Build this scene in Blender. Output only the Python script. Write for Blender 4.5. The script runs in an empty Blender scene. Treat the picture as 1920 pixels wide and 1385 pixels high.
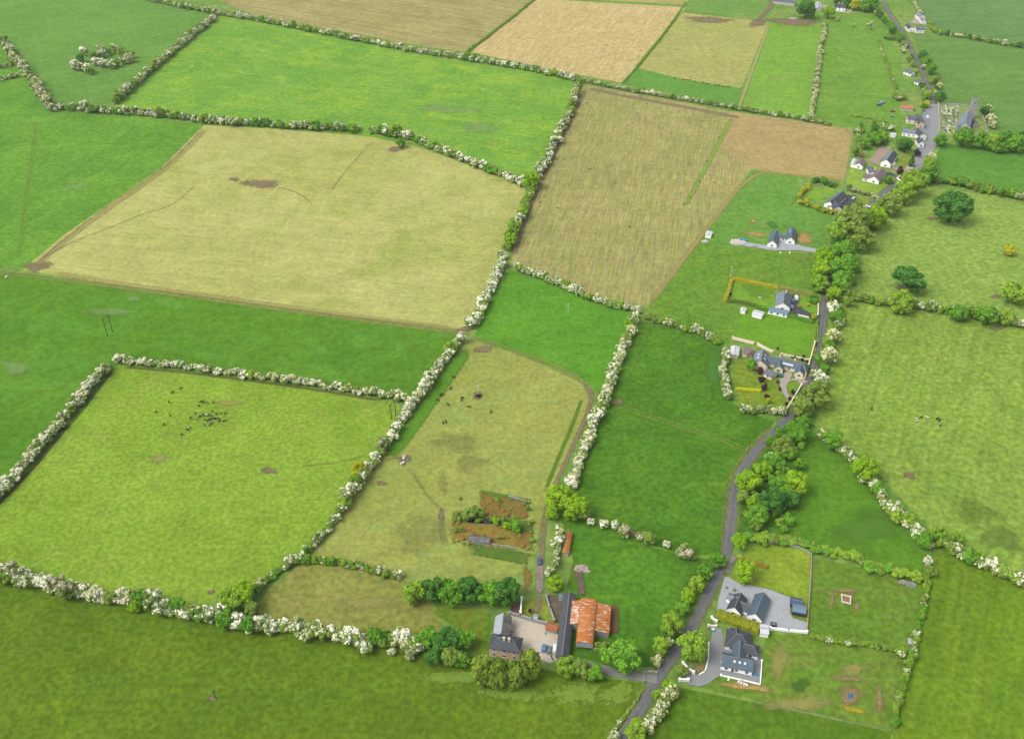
import bpy, math, random
import numpy as np
from mathutils import Vector

random.seed(7)
RS = np.random.RandomState(11)
S = bpy.context.scene
COL = S.collection

# ------------------------------------------------------------------ camera model (photo pixels 1920 x 1385)
F, TH, HC = 1817.0, math.radians(35.4), 335.0
CT, ST = math.cos(TH), math.sin(TH)

def W(px, py, z=0.0):
    """Point of the horizontal plane z that the photograph shows at (px, py)."""
    x = (px - 960.0) / F
    y = -(py - 692.5) / F
    dy = CT + y * ST
    dz = -ST + y * CT
    t = (z - HC) / dz
    return Vector((x * t, dy * t, z))

def scale_at(p):
    """Photo pixels per metre at a world point."""
    return F / ((p[1]) * CT + (HC - p[2]) * ST)

def ang(p, q):
    a, b = W(*p), W(*q)
    return math.atan2(b.y - a.y, b.x - a.x)

# ------------------------------------------------------------------ colours and materials
K = 2.2

def lin(v):
    v /= 255.0
    return v / 12.92 if v <= 0.04045 else ((v + 0.055) / 1.055) ** 2.4

def C(r, g, b, k=None):
    k = k or K
    return (lin(r) / k, lin(g) / k, lin(b) / k, 1.0)

class NT:
    def __init__(self, name):
        self.m = bpy.data.materials.new(name)
        self.m.use_nodes = True
        self.t = self.m.node_tree
        self.t.nodes.clear()
        self.out = self.n('ShaderNodeOutputMaterial')
    def n(self, typ, **kw):
        o = self.t.nodes.new(typ)
        for k, v in kw.items():
            setattr(o, k, v)
        return o
    def l(self, a, b):
        self.t.links.new(a, b)
    def noise(self, vec, scale, detail=3.0, rough=0.55, dist=0.0):
        o = self.n('ShaderNodeTexNoise')
        o.inputs['Scale'].default_value = scale
        o.inputs['Detail'].default_value = detail
        o.inputs['Roughness'].default_value = rough
        o.inputs['Distortion'].default_value = dist
        self.l(vec, o.inputs['Vector'])
        return o.outputs['Fac']
    def rng(self, v, a, b, c=0.0, d=1.0):
        o = self.n('ShaderNodeMapRange')
        o.inputs[1].default_value, o.inputs[2].default_value = a, b
        o.inputs[3].default_value, o.inputs[4].default_value = c, d
        self.l(v, o.inputs[0])
        return o.outputs[0]
    def mix(self, f, a, b, blend='MIX'):
        o = self.n('ShaderNodeMix', data_type='RGBA', blend_type=blend)
        for s, v in ((o.inputs[0], f), (o.inputs[6], a), (o.inputs[7], b)):
            if isinstance(v, (int, float)):
                s.default_value = v
            elif isinstance(v, tuple):
                s.default_value = v
            else:
                self.l(v, s)
        return o.outputs[2]
    def math(self, op, a, b=0.0):
        o = self.n('ShaderNodeMath', operation=op)
        for s, v in ((o.inputs[0], a), (o.inputs[1], b)):
            if isinstance(v, (int, float)):
                s.default_value = v
            else:
                self.l(v, s)
        return o.outputs[0]
    def grey(self, v):
        o = self.n('ShaderNodeCombineColor')
        for i in range(3):
            self.l(v, o.inputs[i])
        return o.outputs[0]
    def bsdf(self, col, rough=0.9, spec=0.15, metal=0.0):
        b = self.n('ShaderNodeBsdfPrincipled')
        if isinstance(col, tuple):
            b.inputs['Base Color'].default_value = col
        else:
            self.l(col, b.inputs['Base Color'])
        b.inputs['Roughness'].default_value = rough
        b.inputs['Specular IOR Level'].default_value = spec
        b.inputs['Metallic'].default_value = metal
        return b
    def done(self, b):
        self.l(b.outputs[0], self.out.inputs[0])
        return self.m
    def obj(self):
        return self.n('ShaderNodeTexCoord').outputs['Object']
    def map(self, vec, rot=0.0, sc=(1, 1, 1)):
        o = self.n('ShaderNodeMapping')
        o.vector_type = 'TEXTURE'
        o.inputs['Rotation'].default_value = (0, 0, rot)
        o.inputs['Scale'].default_value = sc
        self.l(vec, o.inputs['Vector'])
        return o.outputs[0]

def field_mat(name, c1, c2, c3=None, a=0.0, stripe=6.0, sstr=0.5, blotch=60.0, fine=1.3, fstr=0.25, rows=0.0, rowstr=0.0,
              dots=None, dotamt=0.0, dotsize=3.0, c4=None, c4amt=0.5, slen=14.0, hue=(1.28, 1.06, .8, 1)):
    N = NT(name)
    v = N.obj()
    col = N.mix(N.rng(N.noise(v, 1 / blotch, 5, 0.62, 0.6), 0.36, 0.64), c1, c2)
    if c4:
        col = N.mix(N.rng(N.noise(v, 1.7 / blotch, 6, 0.68, 1.2), 0.62 - 0.2 * c4amt, 0.8 - 0.2 * c4amt), col, c4)
    if c3:
        w = N.map(v, a, (stripe * slen, stripe, 1))
        col = N.mix(N.math('MULTIPLY', N.rng(N.noise(w, 1.0, 4, 0.6), 0.42, 0.68), sstr), col, c3)
    if rows:
        w = N.map(v, a, (rows * 25, rows, 1))
        f = N.rng(N.noise(w, 1.0, 2, 0.5), 0.38, 0.62, 1 - rowstr, 1 + rowstr)
        col = N.mix(1.0, col, N.grey(f), 'MULTIPLY')
    f = N.rng(N.noise(v, 1 / 34.0, 3, 0.55, .8), 0.36, 0.64, 0.96, 1.05)
    col = N.mix(1.0, col, N.grey(f), 'MULTIPLY')
    f = N.rng(N.noise(v, 1 / 11.0, 5, 0.65), 0.34, 0.66, 0.9, 1.1)
    col = N.mix(1.0, col, N.grey(f), 'MULTIPLY')
    f = N.rng(N.noise(v, 1 / (fine * 2.6), 3, 0.6), 0.36, 0.64, 1 - fstr * 1.1, 1 + fstr * 1.1)
    col = N.mix(1.0, col, N.grey(f), 'MULTIPLY')
    f = N.rng(N.noise(N.map(v, 1.1, (1, 1, 1)), 1 / 5.5, 4, 0.65), 0.42, 0.66)
    col = N.mix(N.math('MULTIPLY', f, 0.32), col, N.mix(1.0, col, hue, 'MULTIPLY'))
    if dots:
        f = N.rng(N.noise(v, 1 / dotsize, 3, 0.75), 0.72 - dotamt, 0.8 - dotamt)
        col = N.mix(N.math('MULTIPLY', f, 0.8), col, dots)
    return N.done(N.bsdf(col, .95, 0.0))

def plain(name, c, var=0.12, sc=1.0, rough=0.8, spec=0.2, c2=None, metal=0.0):
    N = NT(name)
    v = N.obj()
    f = N.rng(N.noise(v, 1 / sc, 5, 0.65), 0.3, 0.7, 1 - var, 1 + var)
    col = N.mix(1.0, c, N.grey(f), 'MULTIPLY')
    if c2:
        col = N.mix(N.rng(N.noise(v, 0.35 / sc, 5, 0.7, 0.8), 0.5, 0.66), col, c2)
    return N.done(N.bsdf(col, rough, spec, metal))

def roofing(name, c, c2, pitch=0.35, rough=0.6, amt=0.5):
    """Slates or sheets: faint courses and blotched weathering."""
    N = NT(name)
    v = N.obj()
    col = N.mix(N.math('MULTIPLY', N.rng(N.noise(v, 0.45, 6, 0.7, 0.5), 0.42, 0.62), amt), c, c2)
    f = N.rng(N.noise(v, 2.2, 4, 0.7), 0.3, 0.7, 0.78, 1.2)
    col = N.mix(1.0, col, N.grey(f), 'MULTIPLY')
    return N.done(N.bsdf(col, rough, 0.35))

def rusty(name, a, base=None, pale=None, amt=0.5):
    N = NT(name)
    v = N.obj()
    base = base or C(200, 112, 40)
    pale = pale or C(232, 205, 180)
    col = N.mix(N.rng(N.noise(v, 0.22, 4, 0.6), 0.35, 0.65), base, C(194, 112, 54))
    w = N.map(v, a, (3.4, 0.75, 1.0))
    col = N.mix(N.rng(N.noise(w, 1.0, 3, 0.55), 0.66 - 0.16 * amt, 0.72 - 0.16 * amt), col, pale)
    f = N.rng(N.noise(v, 2.5, 4, 0.7), 0.3, 0.7, 0.82, 1.15)
    col = N.mix(1.0, col, N.grey(f), 'MULTIPLY')
    return N.done(N.bsdf(col, 0.75, 0.2))

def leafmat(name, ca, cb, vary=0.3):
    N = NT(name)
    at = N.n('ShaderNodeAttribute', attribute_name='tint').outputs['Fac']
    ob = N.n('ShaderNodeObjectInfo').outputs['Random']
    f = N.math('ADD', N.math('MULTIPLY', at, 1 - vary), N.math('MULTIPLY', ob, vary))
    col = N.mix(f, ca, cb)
    b = N.n('ShaderNodeBsdfDiffuse')
    N.l(col, b.inputs[0])
    tr = N.n('ShaderNodeBsdfTranslucent')
    N.l(col, tr.inputs[0])
    m = N.n('ShaderNodeMixShader')
    m.inputs[0].default_value = 0.25
    N.l(b.outputs[0], m.inputs[1])
    N.l(tr.outputs[0], m.inputs[2])
    return N.done(m)

def softmat(name, c1, c2, sc=3.0, edge=0.9, solid=1.0):
    """Worn ground whose rim breaks up into the grass (vertex attribute 'fade')."""
    N = NT(name)
    v = N.obj()
    at = N.n('ShaderNodeAttribute', attribute_name='fade').outputs['Fac']
    f = N.math('ADD', N.math('MULTIPLY', at, 1.0 + edge), N.math('MULTIPLY', N.rng(N.noise(v, 1 / sc, 5, 0.7), 0.34, 0.66), -edge))
    f = N.rng(f, -0.1, 1.0, 0.0, solid)
    col = N.mix(N.rng(N.noise(v, 0.6 / sc, 5, 0.65), 0.35, 0.65), c1, c2)
    g = N.rng(N.noise(v, 1.2, 3, 0.7), 0.3, 0.7, 0.82, 1.18)
    col = N.mix(1.0, col, N.grey(g), 'MULTIPLY')
    b = N.bsdf(col, .95, 0.0)
    tr = N.n('ShaderNodeBsdfTransparent')
    m = N.n('ShaderNodeMixShader')
    N.l(f, m.inputs[0])
    N.l(tr.outputs[0], m.inputs[1])
    N.l(b.outputs[0], m.inputs[2])
    return N.done(m)

MATS = {}
def M(key, maker):
    if key not in MATS:
        MATS[key] = maker()
    return MATS[key]

# ------------------------------------------------------------------ objects
def tag(o, label=None, cat=None, group=None, kind=None):
    for k, v in (('label', label), ('category', cat), ('group', group), ('kind', kind)):
        if v:
            o[k] = v
    return o

def link(name, me, mats, parent=None, loc=None):
    o = bpy.data.objects.new(name, me)
    COL.objects.link(o)
    if parent is not None:
        o.parent = parent
    if loc is not None:
        o.location = loc
    if mats and not me.materials:
        for m in mats:
            me.materials.append(m)
    return o

def empty(name, loc, label, cat, group=None, rz=0.0):
    o = bpy.data.objects.new(name, None)
    COL.objects.link(o)
    o.empty_display_size = 1.0
    o.location = loc
    o.rotation_euler = (0, 0, rz)
    return tag(o, label, cat, group)

class MB:
    """Collects boxes, prisms and slabs that become ONE mesh object."""
    def __init__(self):
        self.v, self.f, self.mi = [], [], []
    def add(self, vs, fs, mi=0):
        o = len(self.v)
        self.v += [tuple(p) for p in vs]
        self.f += [tuple(i + o for i in f) for f in fs]
        self.mi += [mi] * len(fs)
        return self
    def box(self, c, s, rz=0.0, mi=0, taper=1.0):
        ca, sa = math.cos(rz), math.sin(rz)
        vs = []
        for z, k in ((-.5, 1.0), (.5, taper)):
            for x, y in ((-.5, -.5), (.5, -.5), (.5, .5), (-.5, .5)):
                a, b = x * s[0] * k, y * s[1] * k
                vs.append((c[0] + a * ca - b * sa, c[1] + a * sa + b * ca, c[2] + z * s[2]))
        return self.add(vs, [(3, 2, 1, 0), (4, 5, 6, 7), (0, 1, 5, 4), (1, 2, 6, 5), (2, 3, 7, 6), (3, 0, 4, 7)], mi)
    def prism(self, prof, d, mi=0):
        """prof: list of 3D points (planar polygon); d: extrusion vector."""
        n = len(prof)
        vs = [tuple(p) for p in prof] + [tuple(Vector(p) + Vector(d)) for p in prof]
        fs = [tuple(range(n - 1, -1, -1)), tuple(range(n, 2 * n))]
        fs += [(i, (i + 1) % n, (i + 1) % n + n, i + n) for i in range(n)]
        return self.add(vs, fs, mi)
    def cyl(self, p, q, r0, r1, n=8, mi=0):
        p, q = Vector(p), Vector(q)
        d = (q - p).normalized()
        a = d.orthogonal().normalized()
        b = d.cross(a)
        vs = []
        for c, r in ((p, r0), (q, r1)):
            for i in range(n):
                t = 2 * math.pi * i / n
                vs.append(c + (a * math.cos(t) + b * math.sin(t)) * r)
        fs = [(i, (i + 1) % n, (i + 1) % n + n, i + n) for i in range(n)]
        fs += [tuple(range(n - 1, -1, -1)), tuple(range(n, 2 * n))]
        return self.add(vs, fs, mi)
    def mesh(self, name):
        me = bpy.data.meshes.new(name)
        me.from_pydata(self.v, [], self.f)
        me.polygons.foreach_set('material_index', self.mi)
        me.update()
        return me
    def build(self, name, mats, parent=None, loc=None):
        return link(name, self.mesh(name), mats if isinstance(mats, (list, tuple)) else [mats], parent, loc)

# ------------------------------------------------------------------ ground sheets
LAYER = {'field': [0.010, 0.003], 'patch': [0.160, 0.002], 'paved': [0.300, 0.004]}
def nextz(level):
    z, d = LAYER[level]
    LAYER[level][0] = z + d
    return z

def resample(pts, step, closed=False):
    out = []
    n = len(pts)
    for i in range(n if closed else n - 1):
        a, b = pts[i], pts[(i + 1) % n]
        k = max(1, int(math.ceil((b - a).length / step)))
        out += [a.lerp(b, j / k) for j in range(k)]
    if not closed:
        out.append(pts[-1])
    return out

def smooth(pts, it=2):
    for _ in range(it):
        q = [pts[0]]
        for a, b in zip(pts, pts[1:]):
            q += [a.lerp(b, .25), a.lerp(b, .75)]
        q.append(pts[-1])
        pts = q
    return pts

def sheet(name, pix, mat, label, level='field', jitter=0.0, rounded=False):
    z = nextz(level)
    pts = [W(*p) for p in pix]
    if rounded:
        q = pts
        for _ in range(2):
            r = []
            for a, b in zip(q, q[1:] + q[:1]):
                r += [a.lerp(b, .25), a.lerp(b, .75)]
            q = r
        pts = q
    if jitter:
        pts = [p + Vector((random.uniform(-1, 1), random.uniform(-1, 1), 0)) * jitter for p in resample(pts, 4.0, True)]
    me = bpy.data.meshes.new(name)
    me.from_pydata([(p.x, p.y, z) for p in pts], [], [tuple(range(len(pts)))])
    if me.polygons[0].normal.z < 0:
        me.flip_normals()
    o = link(name, me, [mat])
    return tag(o, label, None, None, 'structure')

def strip(name, pix, width, mat, label, level='paved', prof=None, sm=2, kind='structure', wobble=0.0):
    """Ribbon along a polyline; prof = [(across -1..1, fade)]."""
    z = nextz(level)
    pts = resample(smooth([W(*p) for p in pix], sm), 4.0)
    prof = prof or [(-1, 1), (1, 1)]
    vs, fs, fade = [], [], []
    m = len(prof)
    for i, p in enumerate(pts):
        a, b = pts[max(0, i - 1)], pts[min(len(pts) - 1, i + 1)]
        d = (b - a).normalized()
        nrm = Vector((-d.y, d.x, 0))
        w = width if not isinstance(width, tuple) else width[0] + (width[1] - width[0]) * i / (len(pts) - 1)
        k = 1 + random.uniform(-wobble, wobble)
        endf = min(1.0, i / 3.0, (len(pts) - 1 - i) / 3.0) if len(prof) > 2 else 1.0
        for t, fa in prof:
            q = p + nrm * (t * w * 0.5 * k)
            vs.append((q.x, q.y, z))
            fade.append(fa * endf)
        if i:
            for j in range(m - 1):
                o = (i - 1) * m + j
                fs.append((o, o + 1, o + m + 1, o + m))
    me = bpy.data.meshes.new(name)
    me.from_pydata(vs, [], fs)
    if me.polygons[0].normal.z < 0:
        me.flip_normals()
    at = me.attributes.new('fade', 'FLOAT', 'POINT')
    at.data.foreach_set('value', fade)
    return tag(link(name, me, [mat]), label, None, None, kind)

SOFT = [(-1, 0), (-.55, .8), (0, 1), (.55, .8), (1, 0)]
TWIN = [(-1, 0), (-.62, 1), (-.3, .35), (.3, .35), (.62, 1), (1, 0)]

def blot(name, px, py, rx, ry, mat, label, rot=0.0):
    """Soft-edged worn spot; radii in photo pixels, across and down."""
    z = nextz('patch')
    vs, fs, fade = [], [], []
    c = W(px, py)
    rings, n = (0.0, 0.35, 0.7, 1.0), 20
    ca, sa = math.cos(rot), math.sin(rot)
    ph = [random.uniform(0, 6.28) for _ in range(3)]
    for k, r in enumerate(rings):
        for i in range(n):
            t = 2 * math.pi * i / n
            q = r * (1 + .18 * math.sin(2 * t + ph[0]) + .12 * math.sin(3 * t + ph[1]) + .08 * math.sin(5 * t + ph[2]))
            a, b = math.cos(t) * q * rx, math.sin(t) * q * ry
            w = W(px + a * ca - b * sa, py + a * sa + b * ca)
            vs.append((w.x, w.y, z))
            fade.append((1, .78, .36, 0)[k])
        if k:
            for i in range(n):
                a, b = (k - 1) * n, k * n
                fs.append((a + i, b + i, b + (i + 1) % n, a + (i + 1) % n))
    me = bpy.data.meshes.new(name)
    me.from_pydata(vs, [], fs)
    me.update()
    if sum(p.normal.z for p in me.polygons) < 0:
        me.flip_normals()
    at = me.attributes.new('fade', 'FLOAT', 'POINT')
    at.data.foreach_set('value', fade)
    return tag(link(name, me, [mat]), label, None, None, 'structure')

def softpoly(name, pix, mat, label, rim=.16):
    """Polygon of worn or overgrown ground with a ragged soft rim."""
    z = nextz('patch')
    pts = resample([W(*p) for p in pix], 3.0, True)
    c = sum(pts, Vector()) / len(pts)
    n = len(pts)
    vs, fs, fade = [(c.x, c.y, z)], [], [1.0]
    for k, (s, f) in enumerate(((.5, 1), (1 - rim, .8), (1 + rim * .4, 0))):
        for p in pts:
            q = c.lerp(p, s * random.uniform(.97, 1.03))
            vs.append((q.x, q.y, z))
            fade.append(f)
    for i in range(n):
        j = (i + 1) % n
        fs.append((0, 1 + i, 1 + j))
        for k in range(2):
            a, b = 1 + k * n, 1 + (k + 1) * n
            fs.append((a + i, b + i, b + j, a + j))
    me = bpy.data.meshes.new(name)
    me.from_pydata(vs, [], fs)
    me.update()
    if sum(p.normal.z for p in me.polygons) < 0:
        me.flip_normals()
    me.attributes.new('fade', 'FLOAT', 'POINT').data.foreach_set('value', fade)
    return tag(link(name, me, [mat]), label, None, None, 'structure')

# ------------------------------------------------------------------ foliage
def cube_sphere():
    vs, fs = [], []
    g = np.linspace(-1, 1, 3)
    for ax in range(3):
        for s in (-1, 1):
            o = len(vs)
            for a in g:
                for b in g:
                    p = [0, 0, 0]
                    p[ax] = s
                    p[(ax + 1) % 3] = a
                    p[(ax + 2) % 3] = b
                    q = np.array(p, float)
                    vs.append(q / np.linalg.norm(q))
            for i in range(2):
                for j in range(2):
                    f = (o + i * 3 + j, o + (i + 1) * 3 + j, o + (i + 1) * 3 + j + 1, o + i * 3 + j + 1)
                    fs.append(f if s > 0 else f[::-1])
    return np.array(vs), np.array(fs)
CS_V, CS_F = cube_sphere()

class Fol:
    """Arrays of leaf-clump quads: verts, faces, material index, tint."""
    def __init__(self):
        self.v, self.f, self.m, self.t, self.n = [], [], [], [], 0
    def add(self, v, f, m, t):
        self.v.append(v)
        self.f.append(f + self.n)
        self.m.append(m)
        self.t.append(t)
        self.n += len(v)
    def cat(self):
        return np.concatenate(self.v), np.concatenate(self.f), np.concatenate(self.m), np.concatenate(self.t)
    def mesh(self, name):
        v, f, m, t = self.cat()
        return qmesh(name, v, f, m, t)

def qmesh(name, v, f, m, t):
    me = bpy.data.meshes.new(name)
    nf = len(f)
    me.vertices.add(len(v))
    me.vertices.foreach_set('co', np.ascontiguousarray(v, np.float32).ravel())
    me.loops.add(nf * 4)
    me.loops.foreach_set('vertex_index', np.ascontiguousarray(f, np.int32).ravel())
    me.polygons.add(nf)
    me.polygons.foreach_set('loop_start', np.arange(0, nf * 4, 4, dtype=np.int32))
    me.polygons.foreach_set('material_index', np.ascontiguousarray(m, np.int32))
    me.update(calc_edges=True)
    at = me.attributes.new('tint', 'FLOAT', 'FACE')
    at.data.foreach_set('value', np.ascontiguousarray(t, np.float32))
    return me

def quads(P, Nn, size, rs, stretch=None):
    n = len(P)
    Nn = Nn / np.linalg.norm(Nn, axis=1, keepdims=True)
    ref = rs.normal(size=(n, 3))
    if stretch is not None:
        ref = np.tile(np.array([[0, 0, 1.0]]), (n, 1)) + 0.25 * rs.normal(size=(n, 3))
    U = ref - (ref * Nn).sum(1, keepdims=True) * Nn
    U /= np.linalg.norm(U, axis=1, keepdims=True)
    V = np.cross(Nn, U)
    s = size * rs.uniform(0.55, 1.35, size=(n, 1))
    su = s * (stretch or 1.0)
    v = np.stack([P - U * su - V * s * .8, P + U * su * .85 - V * s, P + U * su + V * s * .85, P - U * su * .8 + V * s], 1).reshape(-1, 3)
    return v, np.arange(n * 4).reshape(-1, 4)

def crown(seed, nl, n, leaf, hz=0.8, spread=0.62, lobe=(0.32, 0.5), bloom=0.0, base=0.15, jag=0.6, stretch=None, conic=False, flat=0.0):
    """Unit crown (radius about 1, standing on z=0, about 2*hz high) of lobed leaf clumps. Material 0 leaves, 1 blossom."""
    rs = np.random.RandomState(seed)
    L = []
    for i in range(nl):
        d = rs.normal(size=3)
        d /= np.linalg.norm(d)
        r = rs.uniform(0, 1) ** (1 / 2.2)
        c = d * r * spread
        if conic:
            h = rs.uniform(0, 1) ** 1.4
            a = rs.uniform(0, 6.283)
            w = (1 - h) * spread
            c = np.array([math.cos(a) * w, math.sin(a) * w, 0])
            cz = base + h * 2 * hz * 0.9 + 0.1
            lr = rs.uniform(*lobe) * (1 - .55 * h)
        else:
            cz = base + hz + c[2] * hz / 0.8 * (1 - flat)
            lr = rs.uniform(*lobe)
        L.append((np.array([c[0], c[1], max(cz, lr * .6)]), lr))
    L.append((np.array([0, 0, base + hz * .85]), lobe[1] * 1.05))
    per = max(8, int(n * 1.35 / len(L)))
    o = Fol()
    cen = np.array([l[0] for l in L])
    rad = np.array([l[1] for l in L])
    for i, (c, r) in enumerate(L):
        d = rs.normal(size=(per, 3))
        d[:, 2] += 0.25
        d /= np.linalg.norm(d, axis=1, keepdims=True)
        P = c + d * r * rs.uniform(0.8, 1.06, size=(per, 1)) ** 1 * (1 + .22 * (rs.uniform(0, 1, (per, 1)) > .9))
        if stretch:
            P[:, 2] += rs.uniform(-.25, .05, size=per)
        dist = np.linalg.norm(P[:, None, :] - cen[None], axis=2) / rad[None]
        dist[:, i] = 9
        keep = (dist.min(1) > 0.86) & (P[:, 2] > 0.02)
        P, d = P[keep], d[keep]
        if not len(P):
            continue
        v, f = quads(P, d + jag * rs.normal(size=d.shape), leaf, rs, stretch)
        lt = rs.uniform(0, 1)
        t = np.clip(0.45 * lt + 0.4 * rs.uniform(0, 1, len(P)) + .12, 0, 1)
        m = np.zeros(len(P), int)
        if bloom:
            lb = bloom * rs.choice([.2, .6, .95, 1.2, 1.4])
            pr = lb * np.clip(0.75 + 0.5 * d[:, 2], 0.2, 1.3)
            m[rs.uniform(0, 1, len(P)) < pr] = 1
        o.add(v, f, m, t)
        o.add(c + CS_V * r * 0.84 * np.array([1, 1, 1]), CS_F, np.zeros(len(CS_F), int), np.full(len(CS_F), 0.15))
    return o.cat()

KL = 1.02
def CL(r, g, b):
    return C(r, g, b, KL)
LEAF = {
    'haw': leafmat('hawthorn_leaf', CL(88, 118, 44), CL(140, 162, 74)),
    'green': leafmat('fresh_leaf', CL(70, 122, 34), CL(120, 166, 54)),
    'lime': leafmat('lime_leaf', CL(100, 146, 28), CL(148, 178, 44)),
    'olive': leafmat('young_leaf', CL(98, 138, 38), CL(146, 174, 62)),
    'ochre': leafmat('bronze_leaf', CL(98, 126, 44), CL(142, 162, 76)),
    'dark': leafmat('dark_leaf', CL(48, 96, 36), CL(88, 134, 54)),
    'purple': leafmat('copper_leaf', CL(52, 32, 44), CL(92, 56, 66)),
    'gorse': leafmat('yellow_leaf', CL(138, 144, 28), CL(190, 190, 50)),
    'rust': leafmat('dead_bracken', CL(126, 98, 48), CL(166, 134, 74)),
    'weep': leafmat('cypress_leaf', CL(80, 104, 34), CL(134, 154, 56)),
}
BLOOM = leafmat('white_blossom', C(204, 204, 172, 1.0), C(240, 238, 220, 1.0), 0.35)
BLOOMC = leafmat('cream_blossom', C(190, 188, 140, 1.0), C(226, 222, 186, 1.0), 0.35)
BLOOMP = leafmat('dusky_blossom', C(180, 172, 140, 1.12), C(216, 206, 182, 1.12), 0.35)
BARK = plain('bark', C(96, 82, 66), 0.3, 0.4)

TPL = {}
def template(kind, size):
    """Unit crowns by kind; size 'bush' (hedge plants, coarse) or 'tree' (large, fine)."""
    key = (kind, size)
    if key in TPL:
        return TPL[key]
    out = []
    k0 = abs(hash(key)) % 1 + sum(ord(c) for c in kind + size)
    if size == 'bush':
        nv, n, leaf, nl = 8, 1150, 0.08, 19
    else:
        nv, n, leaf, nl = 4, 3600, 0.054, 40
    for i in range(nv):
        s = k0 * 17 + i * 101
        a = dict(hz=0.78, spread=0.72 if i % 2 else 0.6, lobe=(0.13, 0.36) if size == 'bush' else (0.15, 0.31))
        if size == 'tree':
            a['spread'] = 0.72
        mats = [LEAF.get(kind, LEAF['haw']), BLOOM]
        if kind == 'white':
            a['bloom'] = 0.8
            mats = [LEAF['haw'], BLOOM]
        elif kind == 'half':
            a['bloom'] = 0.42
            mats = [LEAF['haw'], BLOOM]
        elif kind == 'cream':
            a['bloom'] = 0.64
            mats = [LEAF['haw'], BLOOMC]
        elif kind == 'dusky':
            a['bloom'] = 0.6
            mats = [LEAF['haw'], BLOOMP]
        elif kind == 'weep':
            a.update(hz=1.05, stretch=3.2, jag=0.35, lobe=(0.22, 0.36), spread=0.66)
        elif kind == 'conifer':
            a.update(hz=1.5, conic=True, lobe=(0.26, 0.4), spread=0.55, base=0.05)
            mats = [LEAF['dark'], BLOOM]
        v, f, m, t = crown(s, nl, n, leaf, **a)
        out.append((v, f, m, t, mats))
    TPL[key] = out
    return out

TMESH = {}
def tmesh(kind, size, i):
    key = (kind, size, i)
    if key not in TMESH:
        v, f, m, t, mats = template(kind, size)[i]
        me = qmesh('crown', v, f, m, t)
        for x in mats:
            me.materials.append(x)
        TMESH[key] = me
    return TMESH[key]

def trunk_mesh():
    b = MB()
    b.cyl((0, 0, -0.02), (0.01, 0, 0.5), 0.075, 0.055, 8)
    for i in range(5):
        t = 6.283 * i / 5 + .3
        b.cyl((0, 0, 0.42), (math.cos(t) * .42, math.sin(t) * .42, 0.95), 0.04, 0.014, 6)
    return b.mesh('trunk')
TRUNK = trunk_mesh()
TRUNK.materials.append(BARK)

def tree(px, py, r, kind, label, name='broadleaf_tree', cat='tree', group=None, hk=1.0, size='tree'):
    """Crown centred in the photograph at (px, py), r photo pixels in radius."""
    p = W(px, py)
    R = r / scale_at(p)
    hz = {'weep': 1.05, 'conifer': 1.5}.get(kind, 0.78) * hk
    p = W(px, py, (0.18 + hz) * R)
    R = 1.13 * r / scale_at(p)
    p.z = 0.1
    rz = random.uniform(0, 6.283)
    e = empty(name, p, label, cat, group, rz)
    i = random.randrange(len(template(kind, size)))
    c = link('crown', tmesh(kind, size, i), None, e)
    c.scale = (R, R, R * hk)
    c.location = (0, 0, R * 0.05)
    t = link('trunk', TRUNK, None, e)
    t.scale = (R, R, R * hk)
    return e

def bush(p, R, kind, label, name, cat, group, hk=1.0):
    i = random.randrange(len(template(kind, 'bush')))
    o = link(name, tmesh(kind, 'bush', i), None)
    o.location = (p.x, p.y, 0.05)
    o.rotation_euler = (0, 0, random.uniform(0, 6.283))
    o.scale = (R, R, R * hk)
    return tag(o, label, cat, group)

def merged_bushes(name, items, label, cat):
    """A distant hedge as one thing: items = [(x, y, R, kind, hk)]."""
    mats, o = [], Fol()
    for x, y, R, kind, hk in items:
        v, f, m, t, ms = random.choice(template(kind, 'bush'))
        a = random.uniform(0, 6.283)
        ca, sa = math.cos(a) * R, math.sin(a) * R
        q = np.stack([v[:, 0] * ca - v[:, 1] * sa + x, v[:, 0] * sa + v[:, 1] * ca + y, v[:, 2] * R * hk], 1)
        idx = []
        for mm in ms:
            if mm not in mats:
                mats.append(mm)
            idx.append(mats.index(mm))
        tt = np.clip(t * .7 + random.uniform(0, .3), 0, 1)
        o.add(q, f, np.array(idx)[m], tt)
    ox = sum(i[0] for i in items) / len(items)
    oy = sum(i[1] for i in items) / len(items)
    v, f, m, t = o.cat()
    v = v - np.array([ox, oy, 0])
    ob = link(name, qmesh(name, v, f, m, t), mats, None, (ox, oy, 0.05))
    return tag(ob, label, cat)

def along(pix, step, z=2.5, jit=0.5):
    pts = [W(x, y, z) for x, y in pix]
    out = []
    acc = 0.0
    for a, b in zip(pts, pts[1:]):
        L = (b - a).length
        d = (b - a) / L
        nrm = Vector((-d.y, d.x, 0))
        t = acc
        while t < L:
            out.append(a + d * t + nrm * random.uniform(-jit, jit))
            t += step * random.uniform(.8, 1.25)
        acc = t - L
    return out

def pick(w):
    return random.choices(list(w), list(w.values()))[0]

def underlayer(name, pix, width, height, label, kind='haw', cat='hedge', dens=3.0, z=1.0, bloom=0.0):
    """The low continuous growth of a hedge, one thing."""
    ks = list(kind) if isinstance(kind, (list, tuple)) else [kind]
    items = [(p.x, p.y, random.uniform(.34, .66) * width, random.choice(ks), height / width * random.uniform(.7, 1.25)) for p in along(pix, width * .3, z, width * .2)]
    return merged_bushes(name, items, label, cat)

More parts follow.
